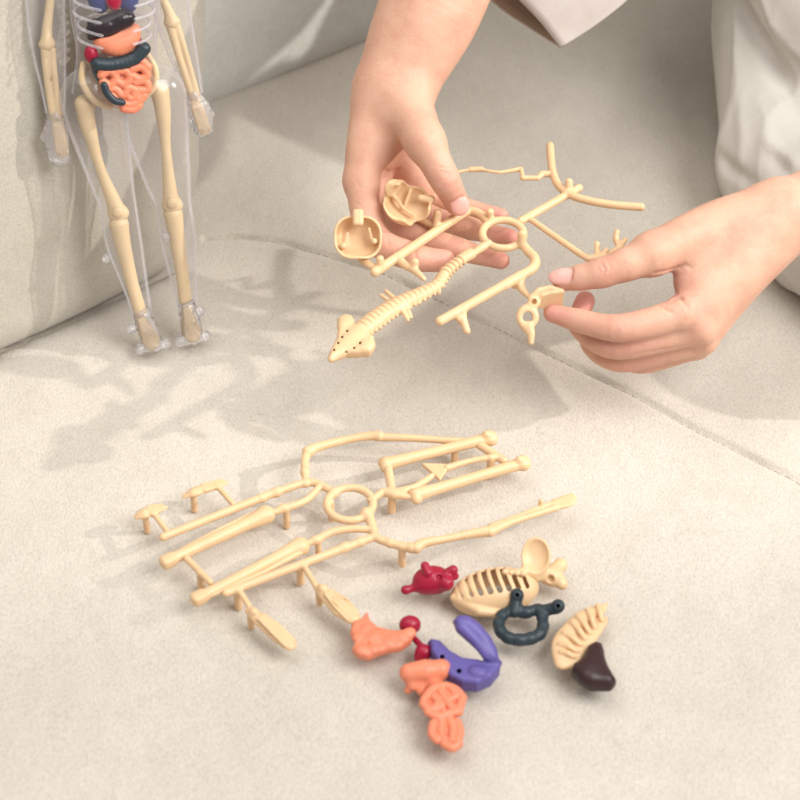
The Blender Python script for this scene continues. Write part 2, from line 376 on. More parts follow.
tubepx(f, [(306, 484), (305, 472), (305, 460), (308, 452)], [3.6, 4, 4.4, 4.4], H)
for x, y, r in ((277, 492, 5.2), (262, 498, 4.7), (305, 472, 5.0), (283, 508, 4.8)): f.ell(P(x, y, H), r*mpx(P(x, y, H)), k=.0012)
obj('runner', f.mesh(RES), BONE, sp)
f = Field(); tubepx(f, [(226, 593), (344, 548)], [4.3, 4.4], H); tubepx(f, [(342, 549), (358, 543), (374, 537)], 4.2, H)
tubepx(f, [(372, 525), (376, 537), (390, 543), (406, 547), (416, 548)], [4.2, 4.4, 4.2, 4.6, 4], H)
tubepx(f, [(374, 530), (352, 529), (332, 532), (318, 539), (306, 544)], [3.8, 3.8, 4, 4, 3], H)
peg(f, 402, 547, 0, H, 4.2); peg(f, 318, 540, 0, H, 3.4); peg(f, 237, 590, 0, H, 4.2); peg(f, 300, 565, 0, H, 4.2)
tubepx(f, [(239, 590), (249, 606)], 3.0, H); tubepx(f, [(304, 566), (316, 586)], 3.0, H)
tubepx(f, [(187, 559), (210, 582)], 3.6, H); peg(f, 200, 573, 0, H, 4.2)
for x, y, r in ((345, 547, 5.3), (360, 542, 4.9), (316, 540, 4.8), (390, 543, 4.8), (412, 548, 5.6)): f.ell(P(x, y, H), r*mpx(P(x, y, H)), k=.0012)
obj('runner', f.mesh(RES), BONE, sp)
f = Field(); tubepx(f, [(371, 500), (377, 496), (384, 492), (393, 494), (404, 494)], [4.2, 3.6, 4.6, 5.0, 3.5], H); peg(f, 392, 493, 0, H, 4.4)
tubepx(f, [(392, 492), (390, 480), (388, 468)], 4.4, H); tubepx(f, [(395, 495), (410, 497)], [4.5, 3], H)
tubepx(f, [(397, 492), (415, 487), (432, 476)], [4.2, 3.8, 3.2], H); tubepx(f, [(447, 468), (470, 461), (494, 457)], [3.8, 3.0, 3.4], H)
tubepx(f, [(481, 446), (504, 461)], 4.4, H-0.001); peg(f, 491, 458, 0, H, 4.4); peg(f, 455, 445, 0, H, 4)
obj('runner', f.mesh(RES), BONE, sp)
def femur(a, b, hz):
    f = Field(); A = P(*a, hz); B = P(*b, hz); m = mpx(A); u = nrm(B-A); s_ = np.cross([0, 0, 1], u)
    W = catmull(np.array([A, A+(B-A)*.15, A+(B-A)*.5, A+(B-A)*.85, B]), 4); rr = np.interp(np.linspace(0, 1, len(W)), [0, .12, .3, .6, .85, 1], [7.2, 7.0, 5.8, 5.5, 6.4, 7.4])*m
    f.tube(W, rr, 0.002)
    for t in (-1, 1): f.ell(A+s_*t*4.2*m-u*1.5*m-np.array([0, 0, .0008]), 5.4*m, k=.0012); f.ell(B+s_*t*2.6*m, 6.2*m, k=.002)
    f.ell(B-u*4*m+np.array([0, 0, 5.6*m]), 4.6*m, k=0.0014); f.groove(B-u*4*m+np.array([0, 0, 5.6*m]), [0, 0, 1], 9*m, 0.0002, 0.0006)
    return f.mesh(RES)
obj('femur', femur((386, 464), (490, 438), H), BONE, sp); obj('femur', femur((416, 495), (523, 463), H), BONE, sp)
def tibia(a, b, hz, side):
    """a = knobby upper end, b = lower end"""
    f = Field(); A = P(*a, hz); B = P(*b, hz); m = mpx(A); u = nrm(B-A); s_ = np.cross([0, 0, 1], u)*side
    W = catmull(np.array([A, A+(B-A)*.2, A+(B-A)*.6, B]), 5); rr = np.interp(np.linspace(0, 1, len(W)), [0, .12, .35, .75, .92, 1], [9.2, 8.8, 6.5, 5.7, 6.0, 6.0])*m
    f.tube(W, rr, 0.0015); f.ell(A+s_*3*m, 7*m); f.cone(A-u*2*m, A-u*7*m, 3.5*m, 2.6*m)
    fib = Field(); fib.tube([A+u*5*m+s_*7.5*m, A+(B-A)*.4+s_*8.6*m, A+(B-A)*.8+s_*5.5*m, B-u*8*m+s_*3*m], [3.4*m, 2.4*m, 2.4*m, 2.2*m], 0.001)
    f.box(B-u*2*m, (6.5*m, 6.2*m, 5.2*m), np.stack([u, s_, [0, 0, 1]]), 2.2*m, .002)
    return f.mesh(RES), fib.mesh(RES)
for a, b, sd in (((266, 515), (166, 562), -1), ((300, 546), (197, 599), 1)):
    t, fb = tibia(a, b, H-0.001, sd); obj('tibia', t, BONE, sp); obj('fibula', fb, BONE, sp)
def arm_bone(pts, rs, name, z=H):
    f = Field(); tubepx(f, pts, rs, z, 0.0014); return obj(name, f.mesh(RES), BONE, sp)
arm_bone([(308, 452), (318, 447), (345, 440), (368, 436), (379, 436)], [6.2, 5.0, 4.2, 4.6, 5.4], 'humerus')
arm_bone([(380, 437), (410, 438), (440, 440), (470, 442)], [4.6, 3.8, 3.6, 4.2], 'forearm_bone', H-0.001)
arm_bone([(416, 548), (424, 543), (445, 539), (470, 534), (490, 531)], [6, 5.2, 4.2, 4.6, 5.8], 'humerus')
f = Field(); tubepx(f, [(490, 532), (510, 523), (540, 513), (556, 508)], [5.2, 3.4, 3.2, 3.6], H); tubepx(f, [(492, 527), (512, 519), (540, 508), (556, 503)], [4.4, 3.0, 3.0, 3.4], H)
for i in range(5): tubepx(f, [(553, 508-i*1.6), (566+i*1.2, 506-i*2.6), (576-abs(i-2)*1.5, 503.5-i*2.2)], [2.6, 2.4, 1.6], H, 0.0006)
tubepx(f, [(541, 507), (541, 501, H+0.004)], 2.6, H, smooth=False)
obj('forearm_bone', f.mesh(RES), BONE, sp)
f = Field(); q = [P(421, 464, H), P(451, 465, H), P(440, 481, H)]; f.plate(q, (0, 0, 1), q[0], 0.0013); obj('scapula', f.mesh(RES), BONE, sp)
def small_hand(a, b, w, name, tail):
    f = Field(); A = P(*a, H); B = P(*b, H); m = mpx(A); u = nrm(B-A); s_ = np.cross([0, 0, 1], u)
    f.tube(catmull([A-u*3*m-np.array([0, 0, .0012]), A+(B-A)*.25, A+(B-A)*.6, B+u*3*m], 4), np.interp(np.linspace(0, 1, 13), [0, .3, .7, 1], [w*.35, w*.9, w*.85, w*.3])*m, .001, (0, 0, 1), 0.5)
    for i in range(4): f.tube([A+(B-A)*.45+s_*(i-1.5)*w*.45*m+np.array([0, 0, .0012]), B+s_*(i-1.5)*w*.38*m+np.array([0, 0, .0008])], [w*.22*m, w*.16*m], .0006)
    tubepx(f, tail[0], 2.8, H, smooth=False); T = P(*tail[1], H); f.cone(T, (T[0], T[1], 0), 3.2*m, 3.4*m)
    return obj(name, f.mesh(RES), BONE, sp)
small_hand((139, 515), (163, 508), 7.5, 'hand_bone', ([(154, 514), (169, 534)], (145, 514)))
small_hand((187, 494), (224, 483), 7, 'hand_bone', ([(217, 486), (233, 504)], (193, 493)))
def foot(a, b, w0, w1, lift):
    f = Field(); A = P(*a, H-0.001); B = P(*b, H-0.004+lift); m = mpx(A); u = nrm(B-A); s_ = nrm(np.cross([0, 0, 1], u))
    f.tube([A, A+(B-A)*.25, A+(B-A)*.7, B], [w0*.7*m, w0*m, w1*m, w1*.75*m], .0015, (0, 0, 1), 0.55); f.ell(A+u*6*m+np.array([0, 0, .002]), (w0*.8*m, w0*.6*m, w0*.6*m), np.stack([u, s_, [0, 0, 1]]))
    for i in range(5):
        t = (i-2)/2.2; f.tube([A+(B-A)*.28+s_*t*w0*.6*m+np.array([0, 0, .0034]), A+(B-A)*.68+s_*t*w1*.75*m+np.array([0, 0, .0034]), B+u*(3-abs(t)*3)*m+s_*t*w1*.72*m+np.array([0, 0, .0016])], [1.2*m, 1.35*m, 1.3*m], .0004)
    f.cone(A, (A[0], A[1], 0), 4*m, 3.6*m, .001); return f.mesh(RES)
obj('foot_bone', foot((250, 611), (290, 645), 7.5, 9, 0), BONE, sp); obj('foot_bone', foot((319, 588), (352, 617), 8, 11.5, 0.002), BONE, sp)

# --- the held kit frame
HZ = 0.085
hs = thing('bone_sprue', 'cream plastic bone kit frame held up in both hands, with backbone and skull pieces', 'toy bone kit', P(503, 234, HZ), 'cream bone kit frames')
f = Field(); c = P(503, 234, HZ); m = mpx(c); f.torus(c, nrm(np.array([0, -.10, 1.0])), 20.6*m, 3.9*m)
tubepx(f, [(490, 220), (490, 212, HZ+.006)], [4.2, 3.9], HZ, smooth=False); tubepx(f, [(522, 245), (522, 234, HZ+.007)], [4.6, 4.2], HZ, smooth=False)
obj('ring', f.mesh(RES), BONE, hs)
f = Field(); tubepx(f, [(489, 223), (481, 215), (471, 211), (461, 214), (452, 220)], 4.6, HZ); tubepx(f, [(466, 211), (420, 242), (375, 272)], [4.6, 4.8, 5.0], HZ, smooth=False)
tubepx(f, [(436, 227), (438, 213, HZ+.008)], [4, 4.2], HZ, smooth=False); tubepx(f, [(437, 227), (424, 221), (416, 218)], 3.4, HZ)
tubepx(f, [(380, 269), (380, 259, HZ+.006)], [4.2, 4], HZ, smooth=False); tubepx(f, [(378, 269), (371, 266), (362, 260)], 4.0, HZ)
tubepx(f, [(397, 257), (405, 265), (413, 269), (424, 279)], [4, 4.2, 4.2, 2.4], HZ); tubepx(f, [(414, 269), (415, 262, HZ+.004)], [4, 4], HZ, smooth=False)
obj('runner', f.mesh(RES), BONE, hs)
f = Field(); tubepx(f, [(522, 243), (528, 251), (535, 259), (533, 268), (520, 276), (505, 285)], [4.4, 4.8, 5, 5, 4.8, 4.8], HZ); tubepx(f, [(520, 276), (440, 321)], [4.8, 4.7], HZ, smooth=False)
tubepx(f, [(520, 277), (521, 287, HZ-.004), (528, 296, HZ-.005)], [4.8, 4.4, 2.6], HZ); tubepx(f, [(513, 280), (515, 286, HZ-.005)], 3.4, HZ, smooth=False)
tubepx(f, [(463, 309), (463, 319, HZ-.004), (467, 331, HZ-.008)], [4, 4.2, 3.6], HZ); tubepx(f, [(455, 314), (461, 322, HZ-.006)], 3.4, HZ, smooth=False)
obj('runner', f.mesh(RES), BONE, hs)
f = Field(); tubepx(f, [(521, 221), (579, 188)], [4.2, 4.2], HZ, smooth=False); tubepx(f, [(569, 194), (569, 182, HZ+.006)], [4, 4], HZ, smooth=False)
tubepx(f, [(550, 146), (551, 160), (553, 173), (559, 186), (571, 195), (590, 201), (615, 205), (641, 207)], 4.1, HZ+.001)
tubepx(f, [(530, 219), (582, 255), (592, 258), (604, 258)], [3.0, 3.4, 3.6, 3.4], HZ)
tubepx(f, [(597, 258), (597, 244, HZ+.004)], 3.0, HZ, smooth=False); tubepx(f, [(600, 258), (606, 250, HZ+.003)], 3.0, HZ, smooth=False)
tubepx(f, [(604, 258), (620, 247)], 3.0, HZ, smooth=False); tubepx(f, [(620, 248), (616, 239, HZ+.003), (617, 232, HZ+.006)], [3.4, 3.2, 2.8], HZ); tubepx(f, [(619, 247), (625, 240, HZ+.002)], 2.8, HZ, smooth=False)
obj('runner', f.mesh(RES), BONE, hs)
f = Field(); tubepx(f, [(553, 174), (542, 174), (538, 178), (523, 178)], [3.2, 3.4, 2.6, 2.6], HZ+.001, smooth=False); tubepx(f, [(523, 178), (521, 169), (515, 170), (500, 172.5), (488, 171), (480, 169)], [2.4, 2.4, 2.4, 1.7, 1.6, 1.7], HZ+.001, smooth=False)
tubepx(f, [(481, 169), (471, 169.5)], 2.7, HZ+.001, smooth=False); tubepx(f, [(471, 169.5), (452, 173)], 1.7, HZ+.001, smooth=False)
obj('runner', f.mesh(RES), BONE, hs)
# backbone with sacrum
f = Field(); spts = [(489, 243), (481, 248), (474, 253)]
tubepx(f, spts, [3.6, 4.2, 3.0], HZ); cl = [(470, 254), (462, 259), (446, 272), (438, 284), (425, 292), (408, 300), (390, 310), (375, 320), (362, 330)]
sw = catmull(np.array([P(x, y, HZ-.001-.0006*i) for i, (x, y) in enumerate(cl)]), 8); ns = len(sw); m = mpx(sw[0])
sr = np.interp(np.linspace(0, 1, ns), [0, .1, .14, .3, .36, .5, .7, .9, 1], [6.5, 6.2, 4.3, 5.4, 5.6, 7.4, 9.4, 10.4, 9.6])*m
f.tube(sw, sr, .0008, (0, 0, 1), 0.8)
al = np.concatenate([[0], np.cumsum(np.linalg.norm(np.diff(sw, axis=0), axis=1))])
for s_ in np.arange(0.0075, al[-1], 0.0036):
    p = np.array([np.interp(s_, al, sw[:, i]) for i in range(3)]); t = nrm(np.array([np.interp(s_+.001, al, sw[:, i]) for i in range(3)])-p); r = np.interp(s_, al, sr); w = nrm(np.cross([0, 0, 1], t))
    neck = s_ < 0.025
    f.torus(p, t, r*(.95 if neck else .86), .0011 if neck else .0006, .0005)
    for sd in (-1, 1): f.tube([p+w*sd*r*.8, p+w*sd*(r+(.0008 if neck else .0007))-np.array([0, 0, .0008])], [.0010, .0007], .0008)
for (x, y, x2, y2) in ((392, 303, 381, 295), (396, 300, 386, 291), (401, 308, 408, 320), (406, 306, 411, 317), (421, 296, 418, 303), (436, 286, 439, 293)):
    tubepx(f, [(x, y), (x2, y2, HZ-.005)], [2.6, 1.9], HZ-.004, smooth=False)
obj('backbone', f.mesh(0.00045), BONE, hs)
f = Field(); zz = HZ-.0065; sac = [(340, 319), (351, 316), (360, 327), (371, 335), (375, 344), (369, 354), (352, 356), (340, 357), (331, 359), (334, 349), (339, 337)]
su = nrm(P(333, 356, zz)-P(362, 329, zz)); sv = np.cross([0, 0, 1], su); RS = np.stack([su, sv, [0, 0, 1]])
pg = [P(x, y, zz) for x, y in ((337, 321), (344, 317), (352, 318), (357, 328), (366, 335), (374, 339), (375, 347), (370, 354), (358, 355), (346, 355), (330, 360), (331, 352), (336, 342), (338, 331))]
f.plate(pg, (0, 0, 1), pg[0], .0036, .0015, .0026)
for x, y, a, b in ((345, 324, 7, 5.5), (367, 346, 7, 6)): f.ell(P(x, y, zz+.002), (a*m, b*m, 4*m), RS, .003)
f.tube([P(360, 331, zz+.0020), P(346, 344, zz+.0018), P(332, 358, zz)], [8*m, 7.5*m, 4*m], .003, (0, 0, 1), .6)
for i in range(4): a = P(357-i*5.5, 334+i*5.2, zz+.0015); b = nrm(np.cross([0, 0, 1], P(347, 342, zz)-P(360, 331, zz))); f.tube([a-b*(7-i)*m, a+b*(7-i)*m], 1.2*m, .0006)
for x, y in ((347, 331), (342, 337), (338, 343), (334, 350), (360, 343), (354, 348), (346, 352)): f.cone(P(x, y, zz+.007), P(x, y, zz+.001), .0008, .0006, .0003, sub=True)
obj('sacrum', f.mesh(0.00045), BONE, hs)
# skull halves: open dishes
def dish(c, nv, up, rx, ry, dep, th, wav, name, extra=None, par=hs, square=False):
    """bowl opening along nv"""
    nv = nrm(nv); e2 = nrm(np.asarray(up)-nv*(np.asarray(up)@nv)); e1 = np.cross(e2, nv); f = Field()
    R = np.stack([e1, e2, nv])
    if square: f.box(c, (rx, ry, dep), R, dep*.88, .001); f.box(c, (rx-th, ry-th, dep-th), R, dep*.80, .0008, sub=True)
    else: f.ell(c, (rx, ry, dep), R, .001); f.ell(c, (rx-th, ry-th, dep-th), R, .0008, sub=True)
    cc = np.asarray(c); M = max(rx, ry)*1.6
    def cut(X, Y, Z):
        px, py, pz = X-cc[0], Y-cc[1], Z-cc[2]; w = px*nv[0]+py*nv[1]+pz*nv[2]; u = px*e1[0]+py*e1[1]+pz*e1[2]; v = px*e2[0]+py*e2[1]+pz*e2[2]
        an = np.arctan2(v, u); return -(w-wav*(np.sin(3*an+.6)+.6*np.sin(5*an+2)))
    f._add(cut, cc-M, cc+M, .0006, True)
    if extra: extra(f, e1, e2, nv)
    return obj(name, f.mesh(0.0005), BONE, par)
c = Q(358, 237, 1.150+HD); m = mpx(c)
def ex1(f, e1, e2, nv):
    f.box(c+e2*19*m+nv*2*m, (5.5*m, 8.5*m, 5*m), np.stack([e1, e2, nv]), 3*m, .0008)
    for sx, sy in ((-15, -9), (16, -4)):
        f.tube([c+e1*sx*m+e2*sy*m-nv*8*m, c+e1*sx*m+e2*sy*m-nv*1*m], 3.2*m, .0006); f.tube([c+e1*sx*m+e2*sy*m, c+e1*sx*m+e2*sy*m-nv*4*m], 1.5*m, .0003, sub=True)
        f.tube([c+e1*(sx*.86)*m+e2*(sy+3)*m-nv*7*m, c+e1*(sx*.7)*m+e2*(sy+13)*m-nv*4*m], [2*m, 1.6*m], .0006)
vdir = nrm(CAM-c)
dish(c, vdir+np.array([.05, 0, .25]), UP, 24*m, 22*m, 20*m, 2.6*m, .0005, 'skull_half', ex1, square=True)
c2 = Q(407, 203, 1.170+HD); m2 = mpx(c2)
def ex2(f, e1, e2, nv):
    f.tube([c2-e1*12*m2+e2*2*m2-nv*3*m2, c2-e1*2*m2-e2*4*m2-nv*6*m2, c2+e1*10*m2-e2*8*m2-nv*6*m2], [2.4*m2, 1.8*m2, 1.6*m2], .0008)
    f.tube([c2+e1*12*m2+e2*10*m2, c2+e1*22*m2+e2*12*m2], [4*m2, 4.4*m2], .0008); f3 = nrm(nv*1.0+e1*.7-e2*.5); f1 = nrm(np.cross(e2, f3)); f.ell(c2-e1*18*m2+e2*10*m2-nv*1*m2, (10*m2, 9*m2, 2.4*m2), np.stack([f1, np.cross(f3, f1), f3]), .003)
    f.tube([c2-e2*1*m2-nv*9*m2, c2+e2*15*m2-nv*3*m2], [2*m2, 2*m2], .001)
dish(c2, nrm(vdir+np.array([.25, 0, .4])), nrm(UP+RT*.35), 25*m2, 23*m2, 17*m2, 2.4*m2, .0034, 'skull_half', ex2)
# hip bone being twisted off
f = Field(); d0 = depth(P(530, 310, HZ-.002)); c = Q(527.5, 317, d0); m = mpx(c); f.torus(c, nrm(CAM-c+np.array([.15, 0, 0])), 8.2*m, 3.4*m); f.ell(Q(528, 313, d0), (8*m, 9*m, 3*m), np.stack([RT, UP, FW])); f.ell(Q(527.5, 317.5, d0), (5*m, 6*m, 9*m), np.stack([RT, UP, FW]), .0006, sub=True)
f.ell(Q(534, 302, d0), (6.5*m, 6.5*m, 4*m), np.stack([RT, UP, FW])); f.tube([Q(534, 302, d0-.003), Q(533.5, 301, d0)], 3*m, .0005, sub=True)
f.tube([Q(529, 326, d0), Q(531, 333, d0), Q(531, 342, d0)], [5*m, 4.2*m, 3*m], .0012); f.cone(Q(524, 326, d0), Q(527, 331, d0), 4*m, 3*m)
f.tube([Q(531, 298, d0), Q(539, 291, d0), Q(550, 288, d0), Q(562, 291, d0)], [3.2*m, 3.6*m, 3.2*m, 2.4*m], .001)
q = [Q(535, 299, d0), Q(541, 291, d0), Q(551, 288, d0), Q(564, 291, d0), Q(562, 305, d0+.008), Q(549, 311, d0+.008), Q(537, 305, d0+.006)]
f.plate(q, np.cross(q[3]-q[0], q[4]-q[0]), q[0], .0012, .001); obj('hip_bone', f.mesh(0.0004), BONE, hs)

# ------------------------------------------------------------------ loose organ and bone pieces on the sofa
def frame(a, b, z=None):
    """local frame on the seat: u from a to b in the picture, v to the left of it, w up"""
    A = P(*a); B = P(*b); u = nrm(B-A); return u, np.cross([0, 0, 1], u), np.array([0, 0, 1.0])
OR = 0.00045
# heart
f = Field(); c = P(433, 580, .009); m = mpx(c)
f.ell(c, (19*m, 15*m, 14*m), None, .002); f.ell(P(424, 583, .008), 11*m, k=.003); f.cone(P(420, 586, .008), P(407, 590, .007), 4.5*m, 3.6*m, .002); f.ell(P(405, 590, .007), 4.2*m)
f.cone(P(428, 573, .016), P(425, 566, .018), 5*m, 4.6*m, .001); f.cone(P(447, 574, .014), P(453, 570, .016), 5.4*m, 5*m, .001); f.ell(P(446, 583, .012), 8*m, k=.002)
f.tube([P(449, 578, .012), P(455, 576, .012)], 4*m, .001); f.cone(P(437, 575, .021), P(439, 577, .015), 2.6*m, 2.6*m, .0008, sub=True); f.cone(P(431, 584, .017), P(444, 588, .014), 1.2*m, 1.2*m, .001, sub=True)
o = obj('heart_piece', f.mesh(OR), RED); tag(o, 'small crimson plastic heart lying by the front tip of the cream rib cage', 'toy organ', 'loose organ pieces')
# rib cage half : open basket of ribs
def rib_piece(a, b, wid, hgt, nrib, zc, slots=True, bend=0.0):
    f = Field(); u, v, w = frame(a, b); C = (P(*a)+P(*b))/2+w*zc; L = np.linalg.norm(P(*b)-P(*a))/2
    R = np.stack([u, v, w]); f.ell(C, (L, wid, hgt), R, .001); f.ell(C, (L-.0016, wid-.0014, hgt-.0014), R, .0008, sub=True)
    M = L*1.5
    f._add(lambda X, Y, Z: (Z-(C[2]-hgt*.55))*1.0, C-M, C+M, .0006, True)
    for i in range(nrib):
        t = -0.78+1.5*i/(nrib-1); yw = math.sqrt(max(1-t*t, .08))
        pts = []
        for an in np.linspace(-.85, .95, 9): pts.append(C+u*L*(t-.10*math.cos(an*1.5))+v*wid*yw*math.sin(an)*.97+w*hgt*yw*math.cos(an)*.97)
        if slots: f.tube(pts[1:-1], .0015, .0004, sub=True)
        else: f.tube(pts[1:-1], .0009, .0008)
    return f, C, u, v, w, L
f, C, u, v, w, L = rib_piece((451, 604), (538, 590), .0140, .0125, 8, .004)
f.tube([C-u*L*.95+w*.002-v*.001, C-u*L*.5-v*.013+w*.002, C+u*L*.1-v*.0165-w*.001], [.0022, .0026, .002], .001)
o = obj('rib_cage_half', f.mesh(OR), BONE); tag(o, 'cream rib cage half with open slots lying between the crimson heart and the hip bone', 'toy bone', 'loose bone pieces')
f = Field(); c = P(536, 562, .014); m = mpx(c); nv = nrm(CAM-c+np.array([-.15, -.1, .3])); e1 = nrm(np.cross(UP, nv)); e2 = np.cross(nv, e1); R = np.stack([e1, e2, nv])
cc = Q(536, 556, depth(P(536, 575, .010))); f.ell(cc, (15*m, 19*m, 8*m), R, .001); f.ell(cc+nv*6*m, (14*m, 18*m, 9.0*m), R, .0012, sub=True)
f.tube([P(523, 571, .012), P(536, 577, .009), P(548, 574, .008), P(560, 566, .006)], [4*m, 5*m, 7*m, 7*m], .003); f.ell(P(553, 577, .007), (11*m, 10*m, 10*m), None, .003); f.ell(P(562, 584, .005), 6*m, k=.002); f.ell(P(561, 564, .006), 6*m, k=.002)
f.cone(P(545, 577, .020), P(551, 579, .009), 3.2*m, 3.6*m, .0008, sub=True); f.tube([P(505, 575, .013), P(514, 573, .013), P(523, 573, .012)], [3*m, 4*m, 4.4*m], .0015)
for i in range(4): f.ell(P(505+i*6, 572+i*.6, .016), 3.2*m, k=.0008)
o = obj('hip_bone', f.mesh(OR), BONE); tag(o, 'cream hip bone with round socket and thin raised blade behind the rib cage half', 'toy bone', 'loose bone pieces')
# colon loop, dark teal
f = Field(); lp = [(512, 602), (522, 613), (538, 610), (543, 622), (540, 634), (525, 640), (508, 638), (499, 628), (502, 616), (512, 610)]
tubepx(f, lp, [5.0, 5.4, 5.0, 5.2, 5.6, 5.8, 5.6, 5.4, 5.2, 5.2], .0052, .001); tubepx(f, [(514, 612), (517, 596, .011)], [6, 6.2], .006, smooth=False); tubepx(f, [(540, 611), (556, 608, .009)], [5.4, 6.4], .006, smooth=False)
for q in ((517, 595, .012), (558, 606, .0105)): c = P(*q); f.ell(c, 6.8*m, k=.0008); f.cone(c+nrm(CAM-c)*.006, c, 2.2*m, 1.8*m, .0005, sub=True)
W = catmull(np.array(path(lp, .0052)), 3)
for i in range(2, len(W)-2, 2): f.ell(W[i]+np.array([0, 0, .0006]), 5.0*m, k=.0025)
o = obj('colon_piece', f.mesh(OR), TEAL); tag(o, 'dark teal plastic bowel loop with two tube ends in front of the rib cage half', 'toy organ', 'loose organ pieces')
# second rib piece, and dark brown lobe
f = Field(); u, v, w = frame((560, 668), (604, 606)); A = P(562, 664, .006); B = P(603, 609, .006); m = mpx(A)
W = catmull(np.array([P(563, 662, .006), P(562, 645, .007), P(573, 628, .008), P(588, 615, .007), P(602, 609, .005)]), 5); f.tube(W, np.interp(np.linspace(0, 1, len(W)), [0, .3, .7, 1], [9, 11, 9, 5])*m, .002, (0, 0, 1), .55)
W2 = catmull(np.array([P(572, 662, .006), P(580, 648, .007), P(592, 634, .007), P(603, 622, .005)]), 5); f.tube(W2, np.interp(np.linspace(0, 1, len(W2)), [0, .5, 1], [7, 9, 5])*m, .003, (0, 0, 1), .5)
for i in range(7):
    t = i/6; a = W[int(2+t*(len(W)-5))]; b = W2[int(1+t*(len(W2)-3))]; f.tube([a+(a-b)*.10+w*.0030, (a+b)/2+w*.0040, b+w*.0028], [2.6*m, 3.2*m, 2.6*m], .0016)
    if i in (0, 2, 4): f.ell((a*.5+b*.5)+w*.0050+u*.0025, (.0014, .0010, .0022), np.stack([u, v, w]), .0006, sub=True)
f.tube([P(598, 611, .005), P(607, 604, .005)], [4*m, 1.6*m]); f.tube([P(600, 622, .005), P(607, 618, .004)], [4*m, 1.6*m])
o = obj('rib_cage_half', f.mesh(OR), BONE); tag(o, 'flat cream rib plate with ridges standing beside the dark brown lobe', 'toy bone', 'loose bone pieces')
f = Field(); m = mpx(P(590, 670, .007)); pg = [P(x, y, .008) for x, y in ((588, 650), (594, 645), (602, 647), (604, 659), (608, 669), (616, 683), (611, 688), (600, 688), (590, 688), (579, 681), (571, 673), (573, 667), (583, 661))]
f.plate(pg, (0, 0, 1), np.mean(pg, 0), .0058, .001, .0046); f.tube([P(595, 652, .0105), P(592, 668, .011), P(588, 677, .010)], [6*m, 8*m, 8*m], .004); f.tube([P(592, 675, .010), P(608, 684, .008)], [6*m, 3*m], .004)
o = obj('spleen_piece', f.mesh(OR), BROWN); tag(o, 'dark brown plastic organ lobe pointing away from the ridged cream rib plate', 'toy organ', 'loose organ pieces')
# violet lung pieces
f = Field(); m = mpx(P(470, 660, .01))
pg = [P(x, y, .008) for x, y in ((430, 643), (440, 645), (450, 655), (462, 662), (478, 664), (490, 668), (500, 663), (500, 671), (491, 682), (477, 688), (462, 686), (450, 680), (440, 668), (431, 655))]
f.plate(pg, (0, 0, 1), pg[0], .0050, .0015, .0022); f.tube(catmull(np.array(pg[:7]), 3), 2.2*m, .002)
dl = depth(P(484, 664, .010)); pg = [Q(x, y, dl) for x, y in ((453, 621), (459, 615), (469, 615), (480, 622), (491, 636), (497, 650), (498, 664), (487, 664), (478, 652), (466, 641), (456, 632))]
f.plate(pg, nrm(CAM-pg[0]+np.array([.35, .1, .25])), np.mean(pg, 0), .0048, .002, .0040)
f.tube([Q(461, 628, dl-.0035), Q(474, 640, dl-.0045), Q(485, 656, dl-.004)], [2.4*m, 3*m, 2*m], .004)
for x, y in ((442, 657), (459, 671)): c = P(x, y, .010); f.cone(c+nrm(CAM-c)*.012, c-nrm(CAM-c)*.002, 2.6*m, 2.2*m, .0006, sub=True)
f.ell(P(478, 671, .0135), (9*m, 7*m, 4*m), None, .002); f.cone(P(470, 660, .018), P(488, 664, .016), 2.6*m, 2.2*m, .002, sub=True)
o = obj('lung_piece', f.mesh(OR), PURPLE); tag(o, 'violet plastic lung with upright curved lobe and two peg holes', 'toy organ', 'loose organ pieces')
# crimson kidney with stem
f = Field(); c = P(410, 625, .007); m = mpx(c); f.ell(c, (11*m, 9.5*m, 10*m)); f.tube([c, P(413, 637, .006), P(420, 645, .006), P(423, 654, .005)], [4*m, 3*m, 3.4*m, 6*m], .002); f.ell(P(424, 652, .006), (9*m, 8*m, 8*m), None, .002); f.ell(P(418, 658, .004), 4*m, k=.002)
o = obj('kidney_piece', f.mesh(OR), RED); tag(o, 'crimson plastic knob on a thin stem between the orange plate and the violet lung', 'toy organ', 'loose organ pieces')
# orange plate at the foot bone
f = Field(); pg = [P(x, y, .010) for x, y in ((353, 622), (360, 622), (367, 613), (370, 622), (378, 629), (392, 632), (402, 633), (410, 629), (414, 633), (411, 643), (400, 650), (387, 652), (378, 655), (368, 659), (358, 657), (352, 651), (355, 643), (350, 634))]
f.plate(pg, (0, 0, 1), pg[0], .0032, .002, .0024)
for x, y, r in ((358, 637, 6), (366, 629, 6), (378, 636, 6), (362, 650, 7), (374, 649, 6), (388, 642, 7), (403, 638, 7), (409, 634, 5)): f.ell(P(x, y, .0122), (r*m, r*m, r*m*.62), None, .0008)
for x, y in ((368, 643), (381, 633)): f.cone(P(x, y, .019), P(x, y, .011), 1.6*m, 1.8*m, .0015, sub=True)
f.cone(P(375, 643, .008), P(375, 643, 0), 12*m, 12*m, .002); f.tube([P(395, 640, .010), P(411, 633, .012)], [6*m, 5*m], .002)
o = obj('pancreas_piece', f.mesh(OR), ORANGE); tag(o, 'flat coral orange lobed plate touching the toes of a foot bone', 'toy organ', 'loose organ pieces')
